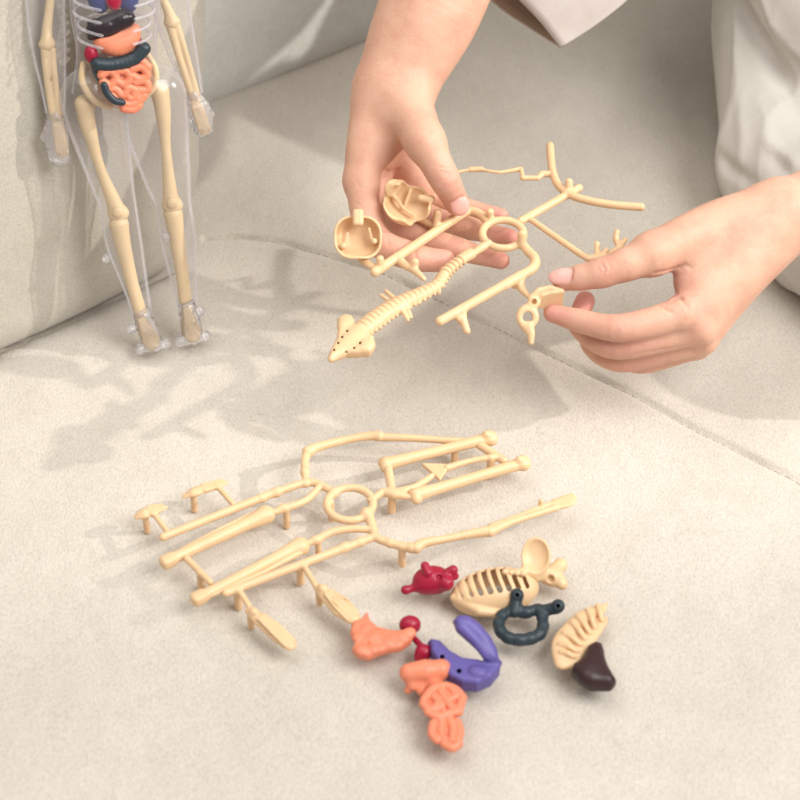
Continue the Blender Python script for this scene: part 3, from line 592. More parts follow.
# orange stomach
f = Field(); W = [P(409, 673, .010), P(425, 671, .010), P(439, 670, .010)]; f.tube(W, [9.5*m, 11.5*m, 9.5*m], .003); f.ell(P(442, 669, .010), 9.5*m, k=.002); f.ell(P(413, 685, .006), (6*m, 6*m, 5*m), None, .003); f.ell(P(408, 690, .003), 4*m, k=.002); f.cone(P(422, 684, .006), P(421, 692, .004), 5*m, 4*m, .002); f.ell(P(434, 683, .006), 7*m, k=.003)
o = obj('stomach_piece', f.mesh(OR), ORANGE); tag(o, 'smooth rounded coral orange organ just above the wrinkled orange one', 'toy organ', 'loose organ pieces')
# orange intestines
f = Field(); f.ell(P(443, 702, .006), (20.5*m, 21*m, 9*m), None, .003); f.ell(P(445, 730, .005), (15*m, 17*m, 8*m), None, .003); f.ell(P(450, 742, .005), (9*m, 7*m, 6*m), None, .001)
for pts in ([(424, 700), (432, 690), (444, 686), (456, 690), (463, 698)], [(423, 704), (430, 710), (438, 704), (434, 697)], [(440, 690), (446, 700), (456, 696), (452, 690)], [(462, 700), (458, 710), (450, 706), (447, 700)], [(428, 712), (438, 717), (448, 714), (459, 712)],
            [(441, 722), (436, 712), (442, 706)], [(433, 724), (432, 734), (437, 740)], [(442, 722), (441, 732), (444, 740)], [(450, 720), (453, 730), (452, 740)], [(457, 722), (460, 732), (457, 742)], [(444, 744), (452, 748), (459, 744)]):
    tubepx(f, pts, 4.5, .0100 if pts[0][1] < 715 else .0090, .0005)
o = obj('intestine_piece', f.mesh(0.0004), ORANGE); tag(o, 'wrinkled coral orange bowel piece nearest the bottom of the photo', 'toy organ', 'loose organ pieces')

# ------------------------------------------------------------------ anatomy figure leaning on the cushion
YAW = math.radians(17); LEAN = math.radians(20)
du = np.array([math.cos(YAW), math.sin(YAW), 0]); db = np.array([-math.sin(YAW), math.cos(YAW), 0]); dv = nrm(np.array([0, 0, 1])*math.cos(LEAN)+db*math.sin(LEAN)); dn = np.cross(du, dv)  # dn towards camera
d0_ = P(168, 340, .004)
def M(px, py, off=0.0):
    """pixel -> plane of the figure, then pushed `off` metres towards its front"""
    r = ray(px, py); t = ((d0_-CAM)@dn)/(r@dn); return CAM+r*t+dn*off
am = thing('anatomy_model', 'see-through plastic human anatomy figure with cream bones and coloured organs, leaning on the cushion', 'anatomy figure', P(170, 342, 0))
MR = 0.0007; mm = mpx(M(120, 100))
def mtube(f, pts, r, k=.0012, off=0.0, flat=None, fl=1.0):
    w = np.array([M(p[0], p[1], off+(p[2] if len(p) > 2 else 0)) for p in pts]); r = [x*mm for x in (r if hasattr(r, '__len__') else [r]*len(pts))]
    if len(pts) > 2: W = catmull(np.column_stack([w, r]), 4); w, r = W[:, :3], list(W[:, 3])
    f.tube(w, r, k, flat, fl); return f
def part(name, f, mt, res=MR): return obj(name, f.mesh(res), mt, am)
RM = np.stack([du, dv, dn])
for s_, hum, ul, ra, hd in ((0, [(52, -60), (51, -10), (47, 30), (47, 44)], [(45, 50), (47, 80), (53, 119)], [(52, 50), (55, 80), (59, 118)], [(57, 120), (59, 134), (62, 152)]),
                            (1, [(150, -58), (160, -10), (168, 10), (172, 22)], [(171, 28), (180, 60), (193, 98)], [(177, 26), (187, 58), (197, 96)], [(195, 101), (199, 113), (204, 129)])):
    f = Field(); mtube(f, hum, [5.5, 4.2, 5.0, 7.0]); f.ell(M(*hum[-1]), (8*mm, 5*mm, 4*mm), RM); part('humerus', f, BONE2)
    f = Field(); mtube(f, ul, [4.6, 3.4, 3.6]); mtube(f, ra, [4.0, 3.2, 3.8]); part('forearm_bone', f, BONE2)
    f = Field(); mtube(f, hd, [4.6, 6.5, 6.0], flat=dn, fl=.45)
    for i in range(4): mtube(f, [(hd[0][0]+(i-1.5)*1.6, hd[0][1]+6), (hd[2][0]+(i-1.5)*3.2, hd[2][1]+1-abs(i-1.5))], [1.5, 1.7], .0004, .0012)
    part('hand_bone', f, BONE2, .0005)
for fe, ti, ft, kn in (([(84, 104), (88, 125), (99, 165), (113, 200), (118, 213)], [(119, 224), (122, 240), (131, 282), (139, 312)], [(141, 318), (146, 332), (151, 343)], (117, 210)),
                       ([(160, 92), (163, 112), (166, 150), (170, 192), (172, 205)], [(173, 214), (176, 232), (181, 272), (184, 300)], [(186, 307), (189, 322), (192, 335)], (171, 201))):
    f = Field(); mtube(f, fe, [9.5, 8, 5.2, 7.5, 9.5], .002); f.ell(M(fe[-1][0]-3, fe[-1][1]), 7*mm); f.ell(M(fe[-1][0]+4, fe[-1][1]), 7*mm); f.ell(M(fe[0][0]+(9 if fe[0][0] < 120 else -8), fe[0][1]-4, -.002), 6*mm, k=.004)
    fo = part('femur', f, BONE2); f = Field(); f.ell(M(*kn, .005), (6.2*mm, 6.2*mm, 4*mm), RM); obj('kneecap', f.mesh(.0005), BONE2, fo)
    f = Field(); mtube(f, ti, [10, 8.5, 5.8, 5.6], .002); f.groove(M(*ti[1]), du, .0001, 0, .001)
    w = [M(x+5, y) for x, y in ti]; f.tube(w, [3*mm, 2.6*mm, 2.4*mm, 3*mm], .0008); part('tibia', f, BONE2)
    f = Field(); A = M(*ft[0]); B = np.array(P(*ft[2], .005)); Bm = (A+B)/2+np.array([0, 0, .001]); f.tube([A, Bm, B], [4.6*mm, 6.4*mm, 7.5*mm], .0015, nrm([0, -.5, 1]), .6)
    for i in range(4): t = i-1.5; f.tube([A+du*t*1.8*mm+dn*.003, Bm+du*t*3*mm+dn*.0034, B+du*t*4.2*mm+np.array([0, 0, .003])], [1.6*mm, 1.8*mm, 1.8*mm], .0004)
    part('foot_bone', f, BONE2, .0005)
# pelvis bowl
f = Field(); c = M(117, 78, -.002); f.ell(c, (37*mm, 30*mm, 16*mm), RM, .001); f.ell(c+dn*.010+dv*8*mm, (33*mm, 30*mm, 20*mm), RM, .002, sub=True)
mtube(f, [(82, 62, .006), (81, 80, .008), (92, 97, .008), (108, 104, .006)], [3.4, 3.6, 3.6, 4]); mtube(f, [(144, 50, .006), (153, 66, .008), (152, 84, .008), (138, 98, .006)], [3, 3.2, 3.4, 3.6])
f.ell(M(91, 79, .002), (12*mm, 18*mm, 3*mm), RM, .003); f.ell(M(146, 70, .002), (9*mm, 19*mm, 3*mm), RM, .003); f.ell(M(108, 98, .003), (14*mm, 7*mm, 3.5*mm), RM, .003)
part('pelvis', f, BONE2)
f = Field(); mtube(f, [(113, -75), (114, -20), (116, 30), (117, 70)], [6, 6.5, 7, 7.5], off=-.009)
for i in range(16): p = M(113.5+i*.2, -70+i*9, -.007); f.torus(p, dv, 5.6*mm, 1.6*mm, .0006)
part('backbone', f, BONE2)
# organs inside
f = Field(); f.ell(M(122, 80, .009), (23*mm, 21*mm, 10.6*mm), RM, .002)
for pts in ([(98, 70), (106, 66), (112, 72), (107, 80), (100, 77)], [(112, 66), (122, 66), (126, 73), (120, 79), (113, 76)], [(128, 64), (138, 62), (143, 70), (136, 74), (129, 71)], [(131, 77), (141, 76), (144, 84), (135, 85)], [(104, 84), (112, 84), (118, 90), (124, 84)], [(122, 82), (130, 84), (134, 90), (126, 93)], [(117, 97), (126, 99), (135, 96)], [(120, 103), (129, 104), (135, 100)], [(140, 90), (136, 94), (130, 88)], [(108, 90), (113, 95), (119, 99)], [(126, 56), (136, 55), (144, 62)], [(98, 64), (108, 61), (120, 61)]):
    mtube(f, pts, 4.4, .0003, .0151)
part('small_intestine', f, ORANGE, .00045)
f = Field(); cpts = [(94, 59), (106, 60), (120, 58), (132, 53), (140, 44)]; mtube(f, cpts, [6.4, 6.0, 6.0, 6.4, 6.2], off=.015)
for i in range(12): t = i/11*4; k_ = min(int(t), 3); fr = t-k_; f.ell(M(cpts[k_][0]*(1-fr)+cpts[k_+1][0]*fr, cpts[k_][1]*(1-fr)+cpts[k_+1][1]*fr, .0155), 6.6*mm, k=.0006)
mtube(f, [(100, 79), (103, 87), (110, 94), (118, 96)], [3.6, 3.8, 3.8, 3.4], off=.0185); mtube(f, [(94, 59), (93, 68), (100, 79)], [4, 3, 3.4], off=.010)
part('large_intestine', f, TEAL, .0005)
f = Field(); mtube(f, [(99, 38), (112, 42), (124, 37), (131, 27)], [8, 11, 10.5, 7], off=.012); f.ell(M(115, 34, .012), (18*mm, 9*mm, 7*mm), RM, .004); part('stomach', f, ORANGE, .0005)
f = Field(); mtube(f, [(93, 27), (106, 22), (122, 15)], [9, 11, 9], off=.012); f.ell(M(100, 24, .013), (13*mm, 9*mm, 8*mm), RM, .003); f.ell(M(119, 15, .013), (12*mm, 8*mm, 8*mm), RM, .003); f.cone(M(122, 17, .014), M(130, 15, .013), 3.4*mm, 1.4*mm); f.cone(M(88, 34, .011), M(91, 28, .012), 3*mm, 6*mm); f.cone(M(90, 18, .013), M(86, 19, .012), 3*mm, 1.5*mm); part('liver', f, BLACK, .0005)
f = Field(); f.ell(M(89, 51, .011), (7*mm, 9*mm, 6*mm), RM); f.ell(M(135, 39, .008), (5*mm, 7*mm, 5*mm), RM); part('kidney', f, RED, .0005)
f = Field(); f.ell(M(96, -12, .010), (13*mm, 22*mm, 9*mm), RM); f.ell(M(124, -12, .010), (12*mm, 22*mm, 9*mm), RM); part('lung', f, BLUE, .0006)
f = Field(); f.ell(M(110, -4, .014), (8*mm, 11*mm, 6*mm), RM); part('heart', f, RED, .0005)
f = Field(); mtube(f, [(108, 112), (122, 114), (132, 111)], [3, 4, 3], off=.004); part('bladder', f, CLEARK)
# clear rib hoops
for sd in (-1, 1):
    for i in range(7):
        f = Field(); y = -52+i*12.5; wv = 40 if i < 5 else 36; pts = []
        for an in np.linspace(.15, 2.7, 9): pts.append(M(112+sd*wv*math.sin(an), y+14*(an/2.7)+(4 if sd < 0 else 0), -.010+.026*(1-math.cos(an))*.5*1.4))
        f.tube(catmull(np.array(pts), 3), .0009, .0004); part('rib', f, CLEARK, .0006)
# clear shell
def rims(pts, rr, par):
    for sd in (-1, 1):
        f = Field(); W = catmull(np.array([(x, y, r) for (x, y), r in zip(pts, rr)]), 3)
        mtube(f, [(x+sd*r*.97, y) for x, y, r in W], 1.35, .0004, .001); obj('seam_rim', f.mesh(.0005), CLEARK, par)
f = Field()
mtube(f, [(112, -70), (113, -35), (115, 10)], [40, 46, 42], .006, off=.002, flat=dn, fl=.55); mtube(f, [(115, 10), (116, 50), (117, 68)], [42, 40, 40], .006, off=.002, flat=dn, fl=.55)
mtube(f, [(112, -100), (112, -70)], [13, 16], .004); o = part('torso_shell', f, CLEAR, .0011); rims([(113, -35), (115, 10), (116, 50), (117, 92)], [46, 42, 40, 46], o)
for pts, rr, hp in (([(48, -62), (45, -5), (48, 45), (53, 88), (55, 112)], [22, 19.5, 17, 12, 9], [(55, 118), (56, 136), (59, 157)]), ([(156, -62), (168, -5), (176, 30), (187, 70), (193, 92)], [22, 19, 17, 12, 9], [(194, 97), (200, 112), (203, 128)])):
    f = Field(); mtube(f, pts, rr, .003, flat=dn, fl=.7); o = part('arm_shell', f, CLEAR, .0009); rims(pts, rr, o)
    f = Field(); mtube(f, hp, [8.5, 12.5, 9.5], .002, flat=dn, fl=.6)
    for i in range(4): mtube(f, [(hp[1][0]+(i-1.5)*5, hp[1][1]+6), (hp[2][0]+(i-1.5)*5.2, hp[2][1]+5-abs(i-1.7)*2)], [3.4, 2.8], .0006)
    mtube(f, [(hp[0][0]-3 if hp[0][0] < 100 else hp[0][0]+4, hp[0][1]+4), (hp[1][0]-13 if hp[0][0] < 100 else hp[1][0]+12, hp[1][1]+2)], [4, 3], .001)
    obj('hand_shell', f.mesh(.0006), GLASSY, o)
for pts, rr, toe, pegs in (([(93, 100), (99, 130), (111, 180), (119, 212), (124, 245), (136, 290), (142, 314)], [34, 29.5, 22, 18, 18, 12, 9.5], (153, 347), ((106, 258), (131, 328))),
                     ([(155, 96), (157, 130), (167, 180), (173, 205), (178, 240), (184, 285), (187, 306)], [32, 31, 23, 18, 17.5, 12, 9.5], (193, 339), ((166, 236), (199, 310)))):
    f = Field(); mtube(f, pts, rr, .003, flat=dn, fl=.7); o = part('leg_shell', f, CLEAR, .0009); rims(pts, rr, o)
    f = Field(); A = M(pts[-1][0], pts[-1][1]); T = P(toe[0], toe[1]-3, .0055); f.tube([A+dn*.001, (A+T)/2+np.array([0, 0, .001]), T], [9.5*mm, 11*mm, 11*mm], .002, nrm([0, -.5, 1]), .7)
    for i in range(5): f.ell(P(toe[0]+(i-2)*6.4, toe[1]-(i-2)*1.4, .0042), (.0026, .0034, .0034), None, .0008)
    f.tube([P(toe[0]-13, toe[1]+2, .0042), P(toe[0]+13, toe[1]-3, .0042)], 5.6*mm, .001)
    for x, y in pegs[1:]: f.ell(M(x, y, .002), 5.5*mm, k=.0006)
    obj('foot_shell', f.mesh(.0006), GLASSY, o)
    f = Field(); f.ell(M(pegs[0][0], pegs[0][1], .001), 4.6*mm); obj('snap_peg', f.mesh(.0005), GLASSY, o)
f = Field(); c = M(112, -138, .004); f.ell(c, (29*mm, 38*mm, 32*mm), RM); part('head_shell', f, CLEAR, .0011)
f = Field(); f.ell(c+dv*4*mm, (24*mm, 26*mm, 26*mm), RM); f.ell(c-dv*18*mm+dn*6*mm, (15*mm, 16*mm, 15*mm), RM, .006)
for sd in (-1, 1): f.ell(c+du*sd*9*mm-dv*6*mm+dn*24*mm, 6.5*mm, k=.001, sub=True)
part('skull', f, BONE2, .0008)

# ------------------------------------------------------------------ person: two hands reaching in
VN = -FW
def hand_field(spec):
    """spec: list of chains [(px, py, depth, radius px)...]; k blend"""
    f = Field()
    for ch, k, fl in spec:
        w = np.array([Q(x, y, d+HD) for x, y, d, r in ch]); rr = [r*(d+HD)*TANH/400 for x, y, d, r in ch]
        W = catmull(np.column_stack([w, rr]), 12); f.tube(W[:, :3], list(W[:, 3]), k, None if fl is None else fl[0], 1.0 if fl is None else fl[1])
    return f
def normals(V, q):
    n = np.cross(V[q[:, 2]]-V[q[:, 0]], V[q[:, 3]]-V[q[:, 1]]); N = np.zeros_like(V)
    for i in range(4): np.add.at(N, q[:, i], n)
    return N/(np.linalg.norm(N, axis=1, keepdims=True)+1e-12)
def carve(V, q, lines):
    """press fine skin creases into the meshed hand; each line = (photo points, depth m, width m)"""
    N = normals(V, q); rel = V-CAM; dz = rel@FW; px = 400+(rel@RT)/dz/TANH*400; py = 400-(rel@UP)/dz/TANH*400
    out = V.copy()
    for pts, dep, wid in lines:
        L = []
        for x, y in catmull([(a, b, 0) for a, b in pts], 6)[:, :2]:
            m = np.where(np.hypot(px-x, py-y) < 2.5)[0]
            if len(m): L.append(V[m[np.argmin(dz[m])]])
        if len(L) < 2: continue
        L = np.array(L); near = np.where(((V-L.mean(0))**2).sum(1) < (np.linalg.norm(L-L.mean(0), axis=1).max()+4*wid)**2)[0]
        d = np.full(len(near), 9.0); tt = np.zeros(len(near))
        for i in range(len(L)-1):
            e = L[i+1]-L[i]; a = V[near]-L[i]; t = np.clip((a@e)/(e@e+1e-12), 0, 1); dd = np.linalg.norm(a-t[:, None]*e, axis=1)
            tt = np.where(dd < d, (i+t)/(len(L)-1), tt); d = np.minimum(d, dd)
        fade = np.sin(np.pi*np.clip(tt*.94+.03, 0, 1))**.5
        out[near] -= N[near]*(dep*np.exp(-(d/wid)**2)*fade)[:, None]
    return out
def finger(f, js, k=0.004, crease=True):
    w = np.array([Q(x, y, d+HD) for x, y, d, r in js]); rr = np.array([r*(d+HD)*TANH/400 for x, y, d, r in js])
    W = catmull(np.column_stack([w, rr]), 6); t = np.linspace(0, len(js)-1, len(W))
    W[:, 3] *= 1-.045*np.sin(np.pi*t)**2
    f.tube(W[:, :3], list(W[:, 3]), k)
def nail(f, tip, prev, toward, L, Wd, lift):
    """tip/prev: points on the finger axis; toward: the way the nail faces"""
    u = nrm(tip-prev); n = nrm(toward-u*(np.asarray(toward)@u)); s_ = np.cross(n, u); c = tip+n*lift-u*L*.12
    R = np.stack([u, s_, n]); f.ell(c+n*.0006, (L*1.10, Wd*1.12, .0022), R, .0010, sub=True); f.ell(c-n*.0007, (L, Wd, .0024), R, .0003); return c, R, np.array([L, Wd, .0032])
nails = []; spots = []
# --- hand at the left of the picture (the person's right hand)
lh = hand_field([
    ([(475, -150, 1.200, 66), (437, -12, 1.196, 54), (411, 50, 1.197, 46), (393, 90, 1.197, 36)], .010, (VN, .80)),
    ([(384, 92, 1.197, 29), (372, 116, 1.194, 22), (364, 150, 1.191, 18.5), (361, 181, 1.190, 16.5)], .012, None),
    ([(388, 96, 1.205, 26), (375, 140, 1.206, 18), (372, 176, 1.207, 16)], .010, None),
    ([(394, 98, 1.213, 24), (384, 140, 1.221, 17), (384, 171, 1.224, 15)], .010, None),
    ([(400, 98, 1.216, 22), (394, 136, 1.233, 16), (396, 166, 1.240, 13)], .010, None),
    ([(400, 96, 1.196, 32), (410, 112, 1.184, 25), (425, 142, 1.168, 19.5)], .010, None),
    ([(398, 122, 1.190, 20), (380, 154, 1.196, 16)], .010, None), ([(396, 150, 1.212, 18), (420, 186, 1.222, 17)], .008, None), ([(380, 196, 1.203, 14), (402, 226, 1.196, 13)], .006, None),
])
finger(lh, [(361, 181, 1.190, 16.5), (373, 236, 1.178, 16), (411, 256, 1.175, 14.5), (444, 261, 1.176, 11.5)], .006)
finger(lh, [(372, 176, 1.207, 15.5), (410, 230, 1.196, 15), (458, 249, 1.188, 12), (501, 260.5, 1.182, 8.8)], .004)
finger(lh, [(384, 171, 1.224, 14.5), (420, 214, 1.214, 15), (468, 228, 1.204, 12), (510, 237, 1.199, 8.6)], .004)
finger(lh, [(396, 166, 1.240, 12), (432, 197, 1.228, 10.5), (470, 208, 1.219, 9), (501, 215.5, 1.214, 7.4)], .004)
finger(lh, [(425, 142, 1.168, 19.5), (445, 180, 1.167, 15.5), (457, 203, 1.178, 12.5)], .006)
T, Pv = Q(457, 203, 1.178+HD), Q(445, 180, 1.167+HD); nails.append(nail(lh, T, Pv, CAM-T+np.array([.1, -.05, .25]), .0068, .0060, 11.0*mpx(T)))
for q, r, a in (((457, 206, 1.172), .012, .55), ((445, 180, 1.160), .010, .25), ((501, 261, 1.18), .014, .7), ((511, 237, 1.195), .014, .75), ((502, 216, 1.21), .013, .7), ((444, 261, 1.172), .016, .55), ((388, 168, 1.2), .016, .25), ((400, 240, 1.18), .02, .3), ((351, 190, 1.19), .014, .3)): spots.append((Q(q[0], q[1], q[2]+HD), r, a))
lm = lh.mesh(.0009)
lm = (carve(*lm, [([(384, 171), (393, 173), (402, 169)], .0008, .0013), ([(437, 170), (446, 167), (454, 170)], .0004, .0006), ([(438, 174), (447, 172), (457, 175)], .0005, .0006), ([(440, 178), (448, 176), (457, 179)], .0003, .0006),
    ([(352, 178), (358, 184), (365, 186)], .0003, .0009), ([(350, 205), (357, 203), (364, 207)], .0003, .0009), ([(412, 243), (417, 252), (416, 262)], .0004, .0007), ([(383, 226), (388, 236), (388, 246)], .0005, .0008)]), lm[1])
# --- hand at the right of the picture (the person's left hand)
rh = hand_field([
    ([(1010, 112, 1.20, 62), (930, 150, 1.178, 50), (845, 187, 1.160, 37), (784, 212, 1.150, 29.5)], .010, (VN, .82)),
    ([(776, 216, 1.146, 28), (730, 264, 1.134, 24), (684, 313, 1.122, 18)], .010, None),
    ([(782, 224, 1.148, 26), (742, 274, 1.137, 22), (700, 326, 1.127, 17)], .010, None),
    ([(786, 228, 1.155, 24), (742, 284, 1.149, 19), (702, 339, 1.140, 15.5)], .010, None),
    ([(784, 230, 1.162, 22), (738, 288, 1.162, 17), (697, 346, 1.155, 13)], .010, None),
    ([(776, 208, 1.146, 26), (715, 226, 1.137, 25), (652, 254, 1.126, 21)], .012, None),
    ([(700, 245, 1.138, 20), (690, 282, 1.134, 15)], .010, None),
])
finger(rh, [(652, 254, 1.126, 21), (625, 265, 1.122, 17.2), (601, 273, 1.122, 15.6), (580, 277.5, 1.125, 13.4), (563, 280, 1.129, 11.2)], .006)
finger(rh, [(684, 313, 1.122, 17.5), (622, 328, 1.118, 14.5), (577, 320, 1.126, 11.8), (553, 313, 1.131, 9.6)], .004)
finger(rh, [(700, 328, 1.128, 16.5), (618, 346, 1.131, 14), (580, 326, 1.143, 11.5), (585, 301, 1.146, 10)], .003)
finger(rh, [(702, 340, 1.140, 15), (624, 359, 1.144, 13.6), (592, 345, 1.156, 11), (592, 322, 1.160, 9.5)], .003)
finger(rh, [(697, 346, 1.155, 13), (642, 363, 1.156, 11), (614, 351, 1.166, 9), (607, 336, 1.168, 8)], .003)
T, Pv = Q(562, 279, 1.129+HD), Q(603, 273, 1.122+HD); nails.append(nail(rh, T, Pv, (CAM-T)+np.array([0, .15, .45]), .0080, .0050, 9.6*mpx(T)))
for q, r, a in (((555, 281, 1.125), .014, .55), ((553, 313, 1.128), .016, .7), ((585, 301, 1.14), .014, .85), ((603, 268, 1.115), .011, .3), ((672, 292, 1.125), .012, .6), ((622, 350, 1.12), .03, .35), ((640, 365, 1.14), .02, .35), ((700, 318, 1.11), .014, .2)): spots.append((Q(q[0], q[1], q[2]+HD), r, a))
rm_ = rh.mesh(.0009)
kn = [([(595, 262), (598, 269), (597, 277)], .0004, .0006), ([(600, 260), (603, 269), (602, 278)], .0006, .0007), ([(606, 259), (609, 267), (607, 275)], .0004, .0006)]
rm_ = (carve(*rm_, kn+[([(654, 275), (666, 274), (678, 270), (690, 266)], .0013, .0013), ([(660, 279), (668, 285), (676, 293)], .0010, .0010), ([(657, 303), (664, 306), (671, 311)], .0012, .0009), ([(672, 298), (677, 296), (682, 297)], .0012, .0009), ([(668, 290), (676, 296), (684, 302), (690, 310)], .0006, .0012),
    ([(618, 317), (621, 323), (622, 330)], .0002, .0010), ([(700, 306), (690, 330), (672, 338)], .0006, .0022), ([(650, 340), (620, 344), (585, 336)], .0006, .0010), ([(690, 347), (655, 353), (625, 358)], .0005, .0010)]), rm_[1])
# hidden trunk joining the arms (under the shirt, outside the frame)
SHL = Q(560, -420, 1.24); SHR = np.array([.52, .50, .40]); TOR = np.array([.38, .56, .30])
tb = Field(); tb.tube([Q(475, -150, 1.160), (Q(560, -330, 1.22)+Q(475, -150, 1.16))/2+np.array([.01, 0, -.01]), Q(600, -330, 1.25)], [.036, .040, .045], .02)
tb.tube([Q(1010, 112, 1.16), np.array([.56, .40, .17]), SHR], [.034, .040, .048], .02); tb.tube([Q(600, -330, 1.25), TOR+np.array([-.03, 0, .12]), SHR], [.045, .075, .05], .03); tb.tube([TOR+np.array([0, 0, .1]), np.array([.42, .60, .06])], [.085, .10], .03)
tm = tb.mesh(.006)
V, QD = join([lm, rm_, tm]); tint = np.zeros((len(V), 3), np.float32)
for c, r, a in spots: tint[:, 0] = np.maximum(tint[:, 0], a*np.exp(-((V-c)**2).sum(1)/(r*r)))
for c, R, h in nails:
    q = (V-c)@R.T/h; e = np.sqrt(q[:, 0]**2+q[:, 1]**2+np.clip(q[:, 2]-.0, -1, 9)**2*.3); tint[:, 1] = np.maximum(tint[:, 1], np.clip((1.06-e)/.10, 0, 1)*(q[:, 2] > -.35))
person = obj('person', (V, QD), SKIN, None, True, tint)
tag(person, 'person in pale clothes sitting on the sofa, both hands holding the bone kit frame', 'person')
# trousers
f = Field(); ml = .00066
f.tube([Q(800, -140, 1.36), Q(786, 20, 1.335), Q(793, 150, 1.285)], [.062, .052, .050], .03)
G1, G2, G3 = P(742, 238), P(800, 281), P(930, 372); gd = nrm(G2-G1); gn = np.array([-gd[1], gd[0], 0]); gn = gn if gn[1] > 0 else -gn
f.tube([G1+gn*.036+np.array([0, 0, .040]), G2+gn*.018+np.array([0, 0, .036]), G3+gn*.03+np.array([0, 0, .045])], [.044, .048, .056], .03)
f.tube([Q(800, -60, 1.285), Q(848, 20, 1.262), Q(905, 100, 1.245)], [.052, .050, .05], .008)
f.tube([Q(848, 20, 1.262), Q(980, 60, 1.30)], [.05, .07], .02)
f.tube([Q(800, -140, 1.36), np.array([.42, .60, .10])], [.06, .11], .03); f.tube([Q(1010, 290, 1.27), np.array([.50, .55, .08])], [.06, .09], .03)
def folds(X, Y, Z):
    a = X*.6+Y*.5-Z*.9; b = X*.8-Y*.4+Z*.5
    r1 = 1-np.abs(np.sin(a*42+1.5*np.sin(b*19)+.9*np.sin(Z*30))); r2 = 1-np.abs(np.sin(b*55+1.9*np.sin(a*21)+1)); r3 = 1-np.abs(np.sin((a+b)*75+2*np.sin(b*30)))
    return -.0022*r1**2.2-.0015*r2**3-.0008*r3**3+.0012
f.disp(folds, np.array([.1, .0, -.1]), np.array([.9, .8, .4]))
tv, tq = f.mesh(.0022)
tv = carve(tv, tq, [([(737, 90), (740, 130), (738, 192)], -.0014, .005), ([(712, 150), (730, 168), (756, 186)], .0035, .005), ([(768, 138), (782, 156), (800, 168)], -.003, .005), ([(770, 150), (785, 168), (800, 182)], .003, .005), ([(735, -2), (760, 42), (800, 112)], .006, .006)])
obj('trousers', (tv, tq), TROUS, person)
# shirt: trunk plus the wide loose sleeve whose cuff corner hangs into the picture
def sheet_loft(loops):
    L = [np.array(l) for l in loops]; n = len(L[0]); v = np.concatenate(L); q = []
    for i in range(len(L)-1):
        for j in range(n): q.append([i*n+j, i*n+(j+1) % n, (i+1)*n+(j+1) % n, (i+1)*n+j])
    return v, np.array(q)
def loop(anch, n=10):
    a = np.array(anch+[anch[0]], float); return catmull(a, n)[:-1]
cuff_d = 1.215
l0 = loop([Q(560, 47, 1.215), Q(540, 22, 1.198), Q(519, 0, 1.190), Q(470, -50, 1.165), Q(425, -85, 1.185), Q(430, -60, 1.235), Q(493, 2, 1.238), Q(530, 28, 1.236)])
l1 = loop([Q(588, 31, 1.225), Q(566, 0, 1.196), Q(540, -28, 1.182), Q(495, -85, 1.158), Q(455, -125, 1.185), Q(462, -95, 1.25), Q(520, -25, 1.252), Q(560, 10, 1.25)])
l2 = loop([Q(650, -15, 1.24), Q(620, -60, 1.20), Q(590, -100, 1.185), Q(550, -150, 1.165), Q(510, -200, 1.19), Q(520, -160, 1.26), Q(575, -90, 1.265), Q(620, -45, 1.26)])
l3 = loop([Q(760, -150, 1.29), Q(720, -210, 1.24), Q(690, -260, 1.21), Q(650, -330, 1.20), Q(600, -390, 1.22), Q(610, -340, 1.31), Q(670, -250, 1.32), Q(730, -190, 1.31)])
v, q = sheet_loft([l0, l1, l2, l3]); so = obj('sleeve', (v, q), fabric('cuff_lining', (0.62, 0.50, 0.40), 900, 0.03, 0.0002, 0.1), None); sd_ = so.modifiers.new('sub', 'SUBSURF'); sd_.levels = sd_.render_levels = 2
so.data.materials.append(SHIRT); sl = so.modifiers.new('thick', 'SOLIDIFY'); sl.thickness = .0016; sl.offset = 0; sl.material_offset = 1; sl.material_offset_rim = 1
f = Field(); f.tube([TOR+np.array([0, 0, .14]), np.array([.42, .60, .05])], [.12, .135], .03); f.tube([Q(640, -330, 1.25), TOR+np.array([-.03, 0, .12]), SHR], [.06, .10, .075], .04); f.tube([SHR, np.array([.56, .42, .20]), Q(1000, 110, 1.20)], [.075, .06, .055], .02)
f.disp(folds, np.array([.0, .0, -.1]), np.array([.9, .9, .7])); sh = obj('shirt', f.mesh(.004), SHIRT, person)
so.parent = sh; so.matrix_parent_inverse = sh.matrix_world.inverted()

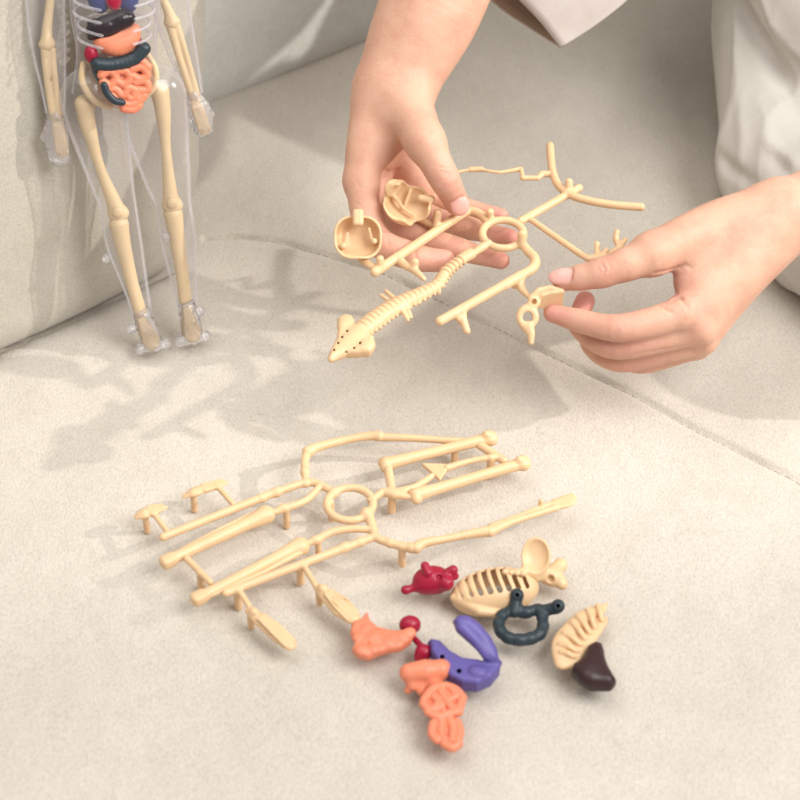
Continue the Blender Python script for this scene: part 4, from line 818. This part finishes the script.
# ------------------------------------------------------------------ light, world, camera
def aim(o, loc, to): o.location = Vector(loc); o.rotation_euler = (Vector(to)-Vector(loc)).to_track_quat('-Z', 'Y').to_euler()
def lamp(name, loc, to, power, size, col):
    l = bpy.data.lights.new(name, 'AREA'); l.energy = power; l.size = size; l.shape = 'DISK'; l.color = col; o = bpy.data.objects.new(name, l); COL.objects.link(o); aim(o, loc, to); return o
SUN_AZ = math.radians(-2); SUN_EL = math.radians(27); D_ = 4.0
def spot(name, to, az, el, dist, power, half, blend, rad, col):
    l = bpy.data.lights.new(name, 'SPOT'); l.energy = power; l.spot_size = 2*half; l.spot_blend = blend; l.shadow_soft_size = rad; l.color = col
    o = bpy.data.objects.new(name, l); COL.objects.link(o)
    aim(o, np.asarray(to)+dist*np.array([math.cos(el)*math.cos(az), math.cos(el)*math.sin(az), math.sin(el)]), to)
spot('window_sunlight', (0.0, 0.19, 0.03), SUN_AZ, SUN_EL, D_, 410, math.atan(.41/D_), 0.6, .036, (1.0, 0.955, 0.89))
lamp('window_skylight', (1.0, -0.75, 1.5), (0.05, -.25, 0), 35, 1.2, (1.0, 0.99, 0.98))
lamp('fill_light', (-0.45, 0.05, 2.3), (0.1, 0.25, 0), 26, 2.0, (1.0, 0.98, 0.95))  # added soft fill lamp, brightens the far middle of the seat
w = bpy.data.worlds.new('World'); scene.world = w; w.use_nodes = True
bg = w.node_tree.nodes['Background']; bg.inputs['Color'].default_value = (1.0, 0.99, 0.975, 1); bg.inputs['Strength'].default_value = 0.46
cd = bpy.data.cameras.new('camera'); co = bpy.data.objects.new('camera', cd); COL.objects.link(co); aim(co, CAM, (0, 0, 0))
cd.sensor_width = 36; cd.lens = 18/TANH; cd.clip_start = .05; cd.clip_end = 50
cd.dof.use_dof = True; cd.dof.focus_distance = 1.14; cd.dof.aperture_fstop = 9
scene.camera = co
scene.view_settings.view_transform = 'Standard'; scene.view_settings.look = 'None'; scene.view_settings.exposure = 0.0; scene.view_settings.gamma = 1
scene.cycles.transparent_max_bounces = 24; scene.cycles.max_bounces = 8
